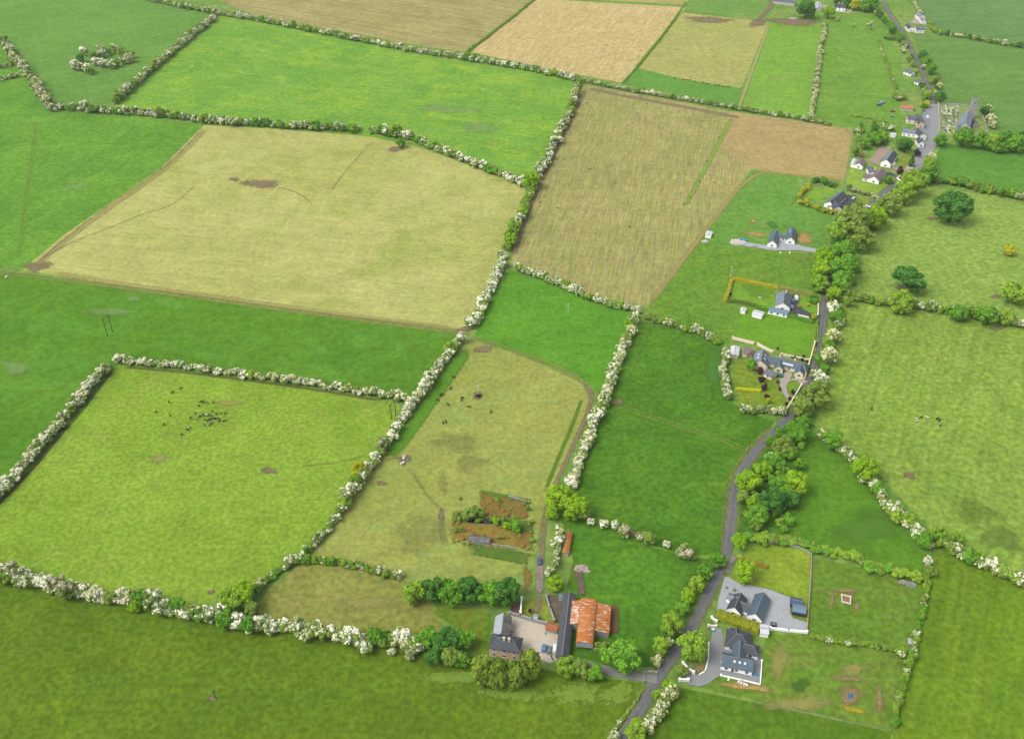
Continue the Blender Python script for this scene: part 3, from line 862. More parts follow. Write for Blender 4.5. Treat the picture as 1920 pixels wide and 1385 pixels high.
for px, py, rx, ry, m, lb in [
    (490, 345, 46, 13, MUD, 'brown mud patch in the straw field'), (440, 337, 12, 6, MUD, 'grey wet spot in the straw field'),
    (70, 500, 34, 14, MUD, 'poached mud at the corner gate of the straw field'), (742, 280, 22, 7, MUD, 'bare ring of soil under the hedge clump'),
    (896, 742, 16, 9, MUD, 'muddy patch round the lone pole'), (758, 862, 16, 14, MUD, 'muddy patch round the pale troughs'),
    (828, 965, 10, 16, MUD, 'poached gateway mud near the ruined enclosure'), (505, 882, 26, 8, MUD, 'bare brown patch in the pasture'),
    (398, 1309, 12, 7, MUD, 'bare scrape at the foot of the small pole'), (906, 655, 26, 10, MUD, 'poached corner of the paddock'),
    (870, 618, 22, 7, MUD, 'poached corner of the straw field'), (1158, 754, 18, 8, MUD, 'worn gap in the hawthorn hedge'),
    (1706, 892, 18, 10, MUD, 'bare brown hollow in the mottled pasture'), (1748, 410, 18, 4, MUD, 'reddish bare soil under the big oak'),
    (1688, 540, 16, 6, MUD, 'bare soil under the middle oak'), (1892, 468, 12, 14, MUD, 'bare soil round the gorse clump'),
    (1868, 556, 14, 6, MUD, 'bare soil beside the yellowish oak'), (1868, 616, 18, 6, MUD, 'worn ground below the long hedge'),
    (1330, 38, 60, 8, MUD, 'bare brown band across the top of the olive field'), (1420, 44, 24, 9, MUD, 'bare brown corner of the olive field'),
    (1490, 42, 70, 10, MUD, 'churned ground below the farmyard'), (396, 1110, 10, 6, MUD, 'bare spot above the near hedge'),
    (716, 906, 12, 7, MUD, 'small muddy spot by the hedge'), (880, 870, 40, 26, TRAMP, 'trampled ground in the paddock'),
    (860, 830, 60, 30, TRAMP, 'grazed brown area in the paddock'), (790, 1000, 90, 50, TRAMP, 'brownish lower end of the paddock'),
    (830, 905, 14, 40, TRAMP, 'cattle path scar in the paddock'), (690, 1130, 90, 16, DRYG, 'dry pale grass in the small paddock'),
    (430, 756, 30, 8, DRYG, 'yellowed spot near the cattle herd'), (300, 860, 26, 10, DRYG, 'yellowed spot in the pasture'),
    (1190, 1000, 20, 8, MUD, 'worn gap in the hawthorn row'), (1146, 1020, 34, 20, LUSH, 'yellowish ring in the barn field'),
    (205, 585, 55, 12, DAISY, 'pale flowered patch by the twin pole'), (250, 560, 24, 7, DAISY, 'small pale flowered patch'),
    (30, 690, 50, 16, DAISY, 'pale patch in the deep green strip'), (140, 350, 30, 10, DAISY, 'pale patch in the tufted field'),
    (840, 205, 80, 12, DAISY, 'bluish pale streak in the lush field'), (900, 240, 60, 12, DAISY, 'bluish pale patch in the lush field'),
    (860, 1270, 90, 22, TUFT, 'bright tufted grass below the dark trees'), (960, 1300, 110, 20, TUFT, 'bright tufted grass below the weeping cypresses'),
    (1080, 1300, 90, 26, TUFT, 'bright tufted grass near the lodge gate'), (1160, 1300, 46, 34, TUFT, 'bright tufted grass by the road'),
    (1830, 960, 70, 34, softmat('rushes', C(122, 154, 64), C(128, 156, 68), 6, 1.8, .45), 'dark rushy patch in the mottled pasture'), (1880, 1010, 60, 40, softmat('rushes2', C(118, 150, 66), C(128, 152, 72), 6, 1.8, .45), 'rushy corner of the mottled pasture'),
    (1630, 990, 90, 40, softmat('soft_grass', C(112, 158, 62), C(100, 150, 54), 6, 1.1, .7), 'paler grass in the triangular field'),
    (1340, 690, 20, 60, softmat('soft_grass2', C(104, 160, 72), C(96, 152, 60), 5, 1.2, .7), 'paler grass by the garden edge'),
    (1600, 1255, 40, 14, DRYG, 'dry bank in the rough plot'), (1500, 1320, 90, 20, DRYG, 'dry stripped ground by the wire fence'),
    (1500, 1285, 22, 18, softmat('rank_grass', C(92, 134, 58), C(84, 128, 52), 4, .8, .8), 'rank green circle in the rough plot')]:
    blot('soil_patch' if m is MUD else 'grass_patch', px, py, rx, ry, m, lb)
strip('grass_edge', [(386, 240), (340, 286), (300, 324), (190, 398), (110, 458), (62, 500)], 11, softmat('tan_rim', C(178, 160, 104), C(190, 180, 112), 5, 1.2, .42), 'tan worn rim along the open side of the straw field', 'patch', [(-1, 0), (-.4, .5), (.2, 1), (.6, .8), (1, 0)])
strip('grass_edge', [(100, 512), (300, 543), (640, 590), (860, 618)], 7, softmat('tan_rim2', C(184, 168, 108), C(192, 182, 114), 5, 1.4, .35), 'tan worn rim beside the farm track', 'patch', SOFT)
CPATH = softmat('cattle_path', C(152, 146, 96), C(146, 136, 90), 2, 1.3, .32)
EDGE = softmat('tan_edge', C(178, 164, 106), C(190, 178, 112), 4, 1.0, .8)
for pts, lb, w in [
    ([(60, 498), (130, 455), (200, 430), (270, 400), (320, 388), (370, 345)], 'long cattle path across the straw field', 2.4),
    ([(382, 238), (336, 290), (300, 322), (180, 400), (70, 492)], 'faint worn line near the straw field edge', 2.0), ([(520, 350), (560, 362), (585, 382)], 'short cattle path from the mud patch', 2.2),
    ([(560, 875), (640, 868), (690, 852)], 'faint path across the pasture to the hedge gap', 2.0), ([(770, 880), (800, 930), (828, 955)], 'cattle path to the ruined enclosure', 2.4),
    ([(690, 870), (740, 858), (758, 862)], 'cattle path to the troughs', 2.0), ([(828, 965), (828, 1000), (838, 1025)], 'muddy cattle path by the enclosure', 4.0),
    ([(700, 262), (640, 330), (620, 360)], 'faint path below the hedge gap', 2.0)]:
    strip('path', pts, w, CPATH, lb, 'patch', SOFT)

CONC = plain('concrete', C(222, 210, 190), .06, 2.5, .9, .1, C(206, 194, 174))
GRAV = plain('gravel', C(190, 194, 198), .14, .8, .9, .1, C(178, 180, 182))
PAVE = plain('paving', C(160, 164, 166), .1, 1.2, .9, .1, C(172, 166, 158))
TARM = plain('tarmac', C(84, 86, 94), .12, 1.0, .85)
sheet('yard', [(956, 1152), (996, 1162), (1024, 1171), (1048, 1184), (1048, 1200), (1044, 1240), (1028, 1243), (1010, 1234), (996, 1222), (978, 1232), (952, 1200)], CONC, 'pale concrete yard between the lodge and the long shed', 'paved')
strip('driveway', [(1044, 1236), (1085, 1246), (1120, 1252), (1165, 1264), (1205, 1270), (1232, 1274)], 4.2, plain('drive_grey', C(150, 148, 142), .14, 1), 'short drive from the road to the lodge yard')
sheet('driveway', [(1358, 1083), (1364, 1081), (1385, 1093), (1438, 1104), (1481, 1120), (1481, 1150), (1487, 1159), (1513, 1167), (1511, 1183), (1444, 1178), (1430, 1176), (1380, 1160), (1344, 1142), (1348, 1120)], GRAV, 'grey gravel forecourt of the white bungalow', 'paved')
sheet('driveway', [(1336, 1176), (1354, 1180), (1358, 1215), (1422, 1214), (1427, 1226), (1425, 1282), (1393, 1276), (1354, 1265), (1340, 1272), (1328, 1282), (1312, 1287), (1292, 1283), (1278, 1272), (1280, 1256), (1298, 1262), (1312, 1266), (1323, 1260), (1328, 1236), (1333, 1204)], PAVE, 'curving paved drive round the newest house', 'paved')
sheet('driveway', [(1484, 551), (1498, 553), (1497, 566), (1500, 576), (1508, 582), (1522, 589), (1540, 590), (1540, 597), (1520, 596), (1497, 592), (1479, 588)], TARM, 'black tarmac drive with parked cars', 'paved')
sheet('driveway', [(1590, 366), (1604, 368), (1608, 380), (1620, 387), (1634, 388), (1628, 396), (1616, 392), (1600, 385), (1589, 388), (1577, 395), (1566, 390)], TARM, 'black curving drive of the gorse hedged house', 'paved')
sheet('driveway', [(1440, 458), (1448, 470), (1500, 470), (1540, 476), (1544, 470), (1500, 461), (1484, 452), (1462, 452)], GRAV, 'grey gravel drive of the two gabled bungalow', 'paved')
strip('driveway', [(1446, 466), (1420, 462), (1396, 458)], 6.0, GRAV, 'stony track past the blue tarpaulin', 'paved')
sheet('driveway', [(1472, 697), (1482, 696), (1486, 704), (1480, 712), (1500, 708), (1514, 716), (1502, 722), (1494, 714), (1480, 715), (1474, 724), (1477, 738), (1484, 745), (1478, 752), (1468, 738), (1462, 722), (1462, 712), (1468, 706)], plain('gravel_warm', C(190, 178, 164), .12, .8, .9), 'gravel loop in front of the long stone bungalow', 'paved')
sheet('driveway', [(1634, 298), (1650, 276), (1662, 277), (1672, 282), (1650, 302), (1648, 306), (1690, 316), (1708, 318), (1704, 324), (1680, 320), (1640, 308), (1622, 300)], plain('drive_pink', C(184, 158, 142), .1, .8, .9), 'pinkish drive between the three white houses', 'paved')
sheet('driveway', [(1658, 322), (1672, 324), (1684, 332), (1700, 334), (1690, 340), (1676, 332), (1660, 328)], TARM, 'dark drive of the brown roofed house', 'paved')
sheet('yard', [(1024, 1114), (1055, 1118), (1052, 1170), (1038, 1166)], plain('mud_yard', C(112, 104, 88), .25, 1.5, .9, .15, C(134, 122, 100)), 'dark muddy yard behind the long shed', 'paved')
sheet('soil_patch', [(962, 1126), (978, 1125), (976, 1152), (957, 1148)], plain('red_soil', C(128, 92, 78), .2, 1.5), 'reddish earth plot beside the white wall', 'paved')
sheet('manure_heap', [(1146, 1137), (1160, 1139), (1159, 1189), (1142, 1187)], plain('manure', C(112, 84, 52), .35, 1.2), 'brown manure bed beside the rust roofed barn', 'paved', .3)
sheet('soil_patch', [(1146, 1137), (1166, 1133), (1168, 1186), (1159, 1192)], softmat('x_soil', C(110, 128, 60), C(120, 124, 60), 2), 'scuffed grass beside the manure bed', 'patch')
strip('track', [(1082, 1062), (1086, 1080), (1092, 1100), (1088, 1118)], 4.5, softmat('grey_mud', C(132, 120, 100), C(112, 104, 88), 1.5, .7, .95), 'grey muddy track behind the rust roofed barn', 'patch', SOFT)
blot('soil_patch', 1080, 1080, 14, 24, TRAMP, 'trodden ground above the barn')
LUSHD = softmat('rank_growth', C(92, 134, 52), C(116, 140, 60), 2.5, 1.2, .9)
BRACK = softmat('bracken', C(166, 124, 66), C(136, 132, 66), 2.0, 1.6, .92)
BRACK2 = softmat('bracken_orange', C(178, 140, 68), C(144, 146, 70), 2.0, 1.7, .92)
softpoly('weed_patch', [(898, 924), (925, 926), (992, 942), (990, 974), (952, 978), (907, 968), (898, 948)], BRACK, 'rusty brown weeds filling the upper ruined pit')
softpoly('weed_patch', [(846, 980), (864, 977), (932, 983), (999, 992), (997, 1028), (966, 1026), (920, 1016), (842, 1009)], BRACK2, 'orange weeds filling the lower ruined pit')
softpoly('weed_patch', [(960, 992), (1000, 994), (998, 1026), (970, 1022)], BRACK, 'brown weeds at the end of the lower pit')
blot('weed_patch', 988, 1084, 15, 28, BRACK, 'brown weeds beside the stony track')
for pp, lb in [([(846, 960), (895, 955), (906, 972), (866, 978), (850, 982)], 'dark green rank growth above the dark strip'), ([(940, 974), (1000, 976), (1002, 1000), (964, 994)], 'dark green rank growth between the pits'), ([(884, 1018), (960, 1030), (1002, 1040), (990, 1060), (880, 1040)], 'rough green growth below the lower pit'), ([(896, 918), (996, 936), (996, 944), (896, 926)], 'green fringe along the top of the upper pit')]:
    softpoly('weed_patch', pp, LUSHD, lb, .25)
sheet('dark_strip', [(874, 975), (890, 971), (920, 973), (950, 977), (930, 983), (896, 982), (876, 980)], plain('dark_gloss', C(34, 44, 52), .1, 2, .12, .5), 'narrow dark strip between the two weedy pits', 'paved', rounded=True)  # smooth, nearly black sheet between the pits
SOIL = softmat('fresh_soil', C(206, 170, 104), C(188, 160, 104), 2.5, .9, .95)
BSOIL = softmat('brown_soil', C(176, 148, 108), C(160, 140, 100), 2.5, .9, .9)
for px, py, rx, ry, m, rot, lb in [(1508, 448, 24, 14, SOIL, .5, 'orange bare soil beside the two gabled bungalow'), (1418, 440, 28, 6, SOIL, .15, 'sandy strip behind the blue tarpaulin'),
        (1412, 415, 9, 5, SOIL, 0, 'small sandy spot in the fresh green plot'), (1584, 1108, 32, 5, BSOIL, .05, 'spoil bank above the block foundation'), (1560, 1124, 5, 22, BSOIL, 0, 'spoil bank on one side of the block foundation'),
        (1606, 1138, 7, 14, BSOIL, 0, 'spoil bank on the other side of the block foundation'), (1590, 1122, 16, 16, BSOIL, 0, 'disturbed soil round the block foundation'), (1592, 1273, 46, 7, BSOIL, .1, 'long grey brown spoil bank in the rough plot'),
        (1649, 1312, 9, 36, BSOIL, .05, 'narrow spoil bank by the thin hedge'), (1594, 1304, 34, 24, BSOIL, 0, 'disturbed soil round the blue cover'), (1400, 1288, 60, 10, SOIL, .15, 'bare soil beside the boundary wall of the newest house'),
        (1312, 1252, 16, 16, BSOIL, 0, 'brown soil bed inside the curved kerb'), (1448, 422, 16, 7, softmat('mound_grass', C(92, 146, 62), C(84, 140, 58), 3, .5, .95), .15, 'dark green mound behind the two gabled bungalow'),
        (1460, 1240, 24, 40, DRYG, 0, 'thin grass beside the newest house'), (1600, 1330, 44, 7, softmat('yellow_weeds', C(196, 180, 50), C(150, 160, 60), 2, 1.2, .95), .15, 'yellow flowering weeds round the disturbed soil'),
        (1420, 546, 40, 16, softmat('mown', C(130, 176, 60), C(122, 170, 56), 4, .6, .6), .1, 'freshly mown part of the square lawn')]:
    blot('soil_patch' if m in (SOIL, BSOIL) else 'grass_patch', px, py, rx, ry, m, lb, rot)
strip('path', [(1760, 217), (1797, 219)], 1.8, plain('dark_path', C(96, 96, 84), .1), 'dark churchyard path', 'paved')
strip('path', [(1360, 1078), (1372, 1052), (1380, 1040)], 4.0, softmat('lane_stone', C(172, 164, 150), C(150, 144, 130), 2, .5, .9), 'stony lay-by beside the road', 'patch', SOFT)
strip('path', [(1420, 40), (1452, 6), (1440, -20)], 8, MUD, 'muddy lane into the far farmyard', 'patch', SOFT)
sheet('yard', [(1538, 8), (1560, 14), (1600, 20), (1592, 26), (1552, 20), (1536, 16)], plain('farm_yard', C(204, 190, 166), .1, 2), 'pale yard of the far white farmhouse', 'paved')
sheet('yard', [(1720, 30), (1735, 32), (1738, 48), (1706, 44)], plain('far_yard', C(190, 178, 164), .1, 2), 'pale yard between the far white houses', 'paved')

# ================================================================== HEDGES
# split=True: every bush of the hedge is an object of its own
hedge([(-60, 60), (2, 72), (30, 108), (60, 148), (84, 186), (94, 200)], 13.0, CREAM, 'between the tufted field and the ring field', hk=.9)
hedge([(94, 200), (128, 200), (210, 206), (300, 212), (420, 226), (560, 234), (676, 240)], 10.5, MIXED, 'between the lush field and the straw field', hk=.9)
hedge([(696, 243), (770, 254), (850, 288), (900, 308), (984, 342)], 10, MIXED, 'along the top edge of the straw field', hk=.9)
hedge([(216, 186), (262, 146), (300, 112), (345, 76), (404, 28)], 11.0, {'cream': 3, 'half': 2, 'ochre': 2, 'olive': 2, 'haw': 1}, 'between the ring field and the lush field', hk=.95)
hedge([(262, -8), (330, 8), (404, 22), (480, 34), (640, 66), (760, 90), (880, 108), (1000, 128), (1086, 148)], 9.0, MIXED, 'along the far side of the lush field', hk=.95)
hedge([(1090, 148), (1180, 167), (1300, 187), (1400, 204), (1500, 220), (1560, 232)], 6.4, {'half': 4, 'cream': 2, 'haw': 3, 'white': 1}, 'along the far side of the brown field', hk=.8)
hedge([(1086, 150), (1076, 185), (1062, 222), (1042, 264), (1024, 300), (1004, 335)], 10.0, {'white': 2, 'half': 3, 'cream': 3, 'olive': 1}, 'between the lush field and the brown field', hk=.9)
hedge([(1002, 338), (990, 366), (976, 400), (962, 436), (952, 462)], 10.5, {'olive': 4, 'lime': 1.5, 'half': 1, 'green': 2}, 'between the straw field and the brown field', split=True, hk=1.0)
hedge([(944, 476), (930, 516), (912, 552), (896, 588), (882, 608)], 9.4, {'white': 8, 'half': 2, 'lime': .8}, 'between the straw field and the wedge field', split=True, hk=.9)
hedge([(862, 632), (846, 656), (822, 688), (800, 722), (778, 750), (752, 786)], 8.6, {'white': 6, 'half': 3, 'olive': 1}, 'from the farm track down to the pasture corner', split=True, hk=.95)
hedge([(744, 796), (728, 822), (706, 856), (682, 890), (660, 918), (636, 952)], 8.0, {'white': 4, 'dusky': 1.5, 'half': 2, 'olive': 2, 'ochre': 1}, 'between the cattle pasture and the paddock', split=True, hk=.95)
hedge([(634, 958), (616, 988), (590, 1016), (556, 1044), (510, 1074), (478, 1104)], 6.0, {'half': 3, 'ochre': 2, 'green': 3, 'white': 1}, 'below the trough patch beside the cattle pasture', split=True, hk=.9)
hedge([(-20, 944), (30, 886), (80, 826), (120, 776), (160, 728), (200, 682)], 8.0, {'cream': 4, 'white': 2, 'half': 3, 'olive': .6}, 'between the deep green strip and the pasture', split=True, hk=.85)
hedge([(222, 672), (330, 682), (480, 702), (600, 718), (700, 735), (764, 746)], 7.4, {'cream': 4, 'half': 3, 'white': 1.5, 'olive': .6}, 'along the top of the cattle pasture', hk=.85)
hedge([(-30, 1060), (50, 1084), (110, 1098), (180, 1112), (250, 1124), (320, 1138), (400, 1152)], 10.0, {'white': 5, 'dusky': 2, 'half': 2, 'olive': 1, 'green': 2}, 'along the far left edge of the near meadow', split=True, jit=2.6)
hedge([(410, 1154), (470, 1164), (530, 1172), (590, 1182), (650, 1190), (710, 1198), (790, 1208)], 10.0, {'white': 4, 'half': 2, 'green': 2.5, 'olive': 1.5, 'cream': 1}, 'between the near meadow and the small paddock', split=True, jit=3.6)
hedge([(540, 1050), (600, 1048), (680, 1060), (752, 1082)], 5.6, {'half': 2, 'white': 1, 'green': 3, 'olive': 2}, 'across the lower end of the paddock', split=True)
hedge([(968, 498), (1010, 514), (1050, 530), (1100, 552), (1150, 570), (1200, 578)], 7.4, {'white': 3, 'half': 2, 'lime': 1.5, 'olive': 2, 'ochre': .6}, 'between the brown field and the wedge field', split=True, hk=.95)
hedge([(1212, 592), (1240, 602), (1280, 612), (1320, 622), (1352, 640)], 6.6, {'half': 3, 'olive': 2, 'haw': 2, 'cream': 1}, 'along the top of the rich green field', split=True, hk=.9)
hedge([(1362, 656), (1354, 690), (1360, 718), (1368, 746)], 7.0, {'white': 2, 'cream': 3, 'half': 2}, 'round the garden of the long stone bungalow', split=True)
hedge([(1394, 764), (1420, 768), (1446, 766), (1470, 770)], 7.0, {'cream': 3, 'half': 2, 'dusky': 1}, 'at the bottom of the copper tree garden', split=True)
hedge([(1190, 590), (1182, 620), (1168, 652), (1152, 690), (1140, 726), (1126, 760)], 8.6, {'white': 3, 'cream': 3, 'half': 2, 'lime': .4}, 'between the wedge field and the rich green field', split=True, hk=.9)
hedge([(1124, 768), (1108, 806), (1096, 836), (1084, 872), (1070, 908)], 8.6, {'white': 3, 'cream': 3, 'half': 2, 'lime': .5}, 'beside the brown dirt track', split=True, hk=.9)
hedge([(1050, 985), (1050, 1010), (1042, 1036), (1036, 1056), (1030, 1078)], 6.4, {'white': 4, 'half': 2, 'cream': 1}, 'between the lodge track and the barn field', split=True, low=False)
hedge([(1536, 806), (1562, 826), (1590, 850), (1622, 890), (1656, 930), (1690, 970), (1720, 998), (1748, 1024)], 9.0, {'white': 3, 'half': 3, 'green': 2.5, 'olive': 1.5}, 'between the triangular field and the mottled pasture', split=True, jit=2.2)
hedge([(1764, 1012), (1800, 1032), (1840, 1050), (1880, 1070), (1940, 1098)], 8.4, {'white': 2, 'half': 2, 'olive': 3, 'green': 1}, 'beyond the near corner field', split=True)
hedge([(1738, 1060), (1740, 1090), (1732, 1130), (1724, 1170), (1716, 1210), (1706, 1240), (1694, 1280), (1682, 1330), (1676, 1362)], 4.2, {'green': 3, 'olive': 3, 'half': 1.5, 'ochre': 1}, 'between the rough plots and the near corner field')
hedge([(1404, 998), (1450, 1004), (1520, 1018), (1580, 1034), (1640, 1056), (1700, 1074), (1728, 1080)], 8.0, {'green': 4, 'olive': 4, 'haw': 3, 'ochre': 1}, 'of scrub below the triangular field', hk=.55, jit=2.6)
hedge([(1524, 1190), (1580, 1200), (1640, 1208), (1700, 1218)], 4.6, {'olive': 4, 'lime': 1.5, 'half': 1.5, 'haw': 3}, 'between the two rough plots', hk=.65)
hedge([(1588, 552), (1650, 564), (1760, 576), (1850, 590), (1950, 612)], 8.4, {'white': 1.6, 'half': 1.5, 'olive': 3, 'green': 3, 'haw': 2}, 'below the oak pasture', split=True, hk=.95)
hedge([(1744, 334), (1800, 342), (1860, 356), (1950, 374)], 9.0, {'olive': 2, 'green': 3, 'half': 2, 'haw': 2}, 'above the oak pasture')
hedge([(1776, 62), (1820, 68), (1860, 76), (1950, 90)], 8.0, {'cream': 2, 'haw': 3, 'dark': 2, 'half': 1}, 'below the far corner field', hk=.8)
hedge([(1548, 46), (1540, 80), (1536, 120), (1530, 160), (1524, 196), (1522, 222)], 8.0, {'cream': 6, 'dusky': 1, 'half': 1}, 'beside the light green field', hk=.7)
hedge([(876, 94), (905, 74), (935, 50), (970, 24), (1004, -4)], 5.0, {'green': 4, 'haw': 3}, 'between the tan field and the pale straw field', hk=.5)
hedge([(1168, 154), (1200, 118), (1236, 74), (1268, 30), (1286, 4)], 4.0, {'green': 4, 'haw': 3}, 'between the pale straw field and the olive field', hk=.35)
hedge([(-60, 118), (0, 124), (24, 120)], 7.0, CREAM, 'short stretch beside the left frame edge, upper one', hk=.8)
hedge([(-60, 156), (0, 148), (32, 140)], 7.0, CREAM, 'short stretch beside the left frame edge, lower one', hk=.8)
hedge([(1700, -10), (1716, 6), (1728, 24)], 7, CREAM, 'leading to the far slate roofed house', hk=.8)
hedge([(1742, 40), (1750, 56), (1766, 62)], 7, {'olive': 2, 'ochre': 2, 'cream': 1}, 'round the far white houses', hk=.9)
hedge([(1616, 10), (1640, 18), (1660, 40), (1680, 62), (1692, 72)], 9, {'green': 3, 'dark': 2, 'olive': 2, 'cream': 1}, 'along the left of the far road')
hedge([(1660, 68), (1688, 72), (1696, 84)], 8, {'dark': 2, 'haw': 2}, 'of dark bushes at the far road bend', hk=.8)
hedge([(1648, 74), (1656, 100), (1668, 130), (1678, 160), (1680, 176)], 4.0, {'haw': 3, 'olive': 1, 'half': 1}, 'along the narrow village garden', hk=.7)
hedge([(1596, 214), (1640, 222), (1664, 228)], 4.0, {'olive': 2, 'gorse': 1, 'ochre': 1}, 'clipped golden, in the village gardens', hk=.5)
hedge([(1634, 362), (1646, 372), (1652, 374)], 5, {'cream': 2, 'dark': 2, 'half': 1}, 'dividing the two upper gardens', hk=.7)
hedge([(1592, 352), (1612, 358), (1630, 364)], 5.5, {'dusky': 3, 'haw': 2, 'dark': 1}, 'flowering at the foot of the light lawn', hk=.8)
hedge([(1524, 336), (1545, 336), (1566, 346)], 8, {'dark': 4, 'green': 1, 'gorse': .3}, 'of dark bushes behind the gorse hedged house', hk=.8)
hedge([(1520, 346), (1508, 356), (1496, 372), (1506, 380), (1530, 386), (1556, 396), (1580, 403)], 5.8, {'gorse': 5, 'olive': 1.5}, 'of yellow gorse round the slate roofed bungalow', hk=.8)
hedge([(1466, 664), (1490, 668), (1516, 676)], 3.0, {'green': 3, 'lime': 1, 'purple': 1}, 'of shrubs behind the long stone bungalow', hk=.7)
hedge([(1534, 600), (1532, 640), (1524, 672)], 1.8, {'olive': 3, 'purple': .8, 'gorse': .6}, 'of small shrubs along the road verge', hk=.8)

hedge([(1256, 1296), (1244, 1316), (1230, 1340), (1212, 1366)], 7.0, {'cream': 4, 'half': 2, 'olive': 1}, 'on the near side of the road bottom', split=True)
hedge([(1150, 1368), (1172, 1340), (1190, 1316), (1204, 1290)], 2.6, {'haw': 3, 'half': 1}, 'low and weedy on the meadow side of the road', hk=.6)
rt = random.Random(21)
for i in range(46):
    x, y = rt.uniform(1392, 1512), rt.uniform(800, 1004)
    if x < 1392 + max(0, (880 - y)) * .95 or x > 1512 - max(0, y - 880) * .35:
        continue
    k = rt.choice(['green', 'green', 'dark', 'olive', 'haw'])
    bush(W(x, y, 2), rt.uniform(2.4, 4.4), k, WORD[k] + ' of the thicket filling the roadside copse', 'hedge_bush', 'bush', WORD[k] + ' of the copse thicket', .9)
for i in range(40):
    x = rt.uniform(850, 1000)
    y = 930 + (x - 850) * .09 + rt.choice([0, 32, 36, 40, 66]) + rt.uniform(-5, 5)
    k = rt.choice(['haw', 'olive', 'ochre'])
    bush(W(x, y, 1), rt.uniform(.9, 2.0), k, WORD[k] + ' among the overgrown ruined pits', 'hedge_bush', 'bush', WORD[k] + ' of the ruined pits', .8)

for i in range(64):
    if i < 30:
        y = rt.uniform(84, 200)
        x = 1704 + (y - 75) * .38 + rt.choice([-13, -9, -18, 10, 13, 16]) + rt.uniform(-3, 3)
        wh = 'roadside growth above the village street'
        if x > 1752 and y > 188:
            continue
    else:
        x, y = rt.uniform(1604, 1696), rt.uniform(176, 288)
        wh = 'village back gardens'
        if (1690 - x) > (y - 176) * 1.1 + 26 or (1634 < x < 1680 and (y > 268 or 186 < y < 224)):
            continue
    k = rt.choice(['green', 'olive', 'haw', 'half', 'dark', 'ochre'])
    bush(W(x, y, 2), rt.uniform(2.2, 4.2), k, WORD[k] + ' in the ' + wh, NAMES.get(k, 'hedge_bush'), 'hawthorn' if k == 'half' else 'bush', WORD[k] + ' in the ' + wh, 1.0)
for i in range(60):
    q = rt.random()
    if i < 26:
        x, y = 1586 + q * 150 + rt.uniform(-8, 14), 452 - q * 122 + rt.uniform(-12, 14)
    elif i < 42:
        x, y = 1590 - q * 32 + rt.choice([-32, 22, 26]) + rt.uniform(-8, 8), 462 + q * 106
    else:
        x, y = 1588 - q * 60 + rt.uniform(-8, 8), 566 + q * 140
    k = rt.choice(['green', 'olive', 'olive', 'green', 'haw', 'half' if i > 41 else 'ochre'])
    wh = 'roadside belt below the oak pasture' if i > 41 else 'shady belt along the sunken road'
    bush(W(x, y, 3), rt.uniform(2.8, 4.6), k, WORD[k] + ' filling the ' + wh, NAMES.get(k, 'hedge_bush'), 'hawthorn' if k == 'half' else 'bush', WORD[k] + ' of the ' + wh, 1.0)

its = []
for poly, n in (((898, 992, 928, 970), 46), ((848, 998, 982, 1022), 70)):
    for i in range(n):
        x, y = rt.uniform(poly[0], poly[1]), rt.uniform(poly[2], poly[3])
        y += (x - poly[0]) * .08
        q = W(x, y)
        its.append((q.x, q.y, rt.uniform(.5, 1.3), rt.choice(['rust', 'rust', 'rust', 'haw']), .55))
o = merged_bushes('bracken_undergrowth', its, 'low rusty bracken covering the ruined pits', None)
o['kind'] = 'stuff'

# ring of hawthorns in the far field
RING = [(140, 126, 'white'), (151, 112, 'dark'), (159, 100, 'white'), (150, 128, 'half'), (162, 131, 'white'), (170, 135, 'haw'), (188, 91, 'half'), (214, 94, 'cream'), (176, 106, 'ochre'),
        (190, 104, 'half'), (202, 99, 'haw'), (179, 118, 'white'), (193, 121, 'white'), (206, 124, 'white'), (219, 121, 'green'), (231, 116, 'half'), (238, 106, 'ochre'), (243, 112, 'cream'), (226, 100, 'olive'), (247, 104, 'ochre')]
for x, y, k in RING:
    p = W(x, y, 3)
    nm = NAMES.get(k, 'hedge_bush')
    bush(p, random.uniform(5.2, 7.0), k, WORD[k] + ' of the ring in the far field', nm, 'hawthorn' if nm == 'hawthorn' else 'bush', WORD[k] + ' of the field ring', .9)

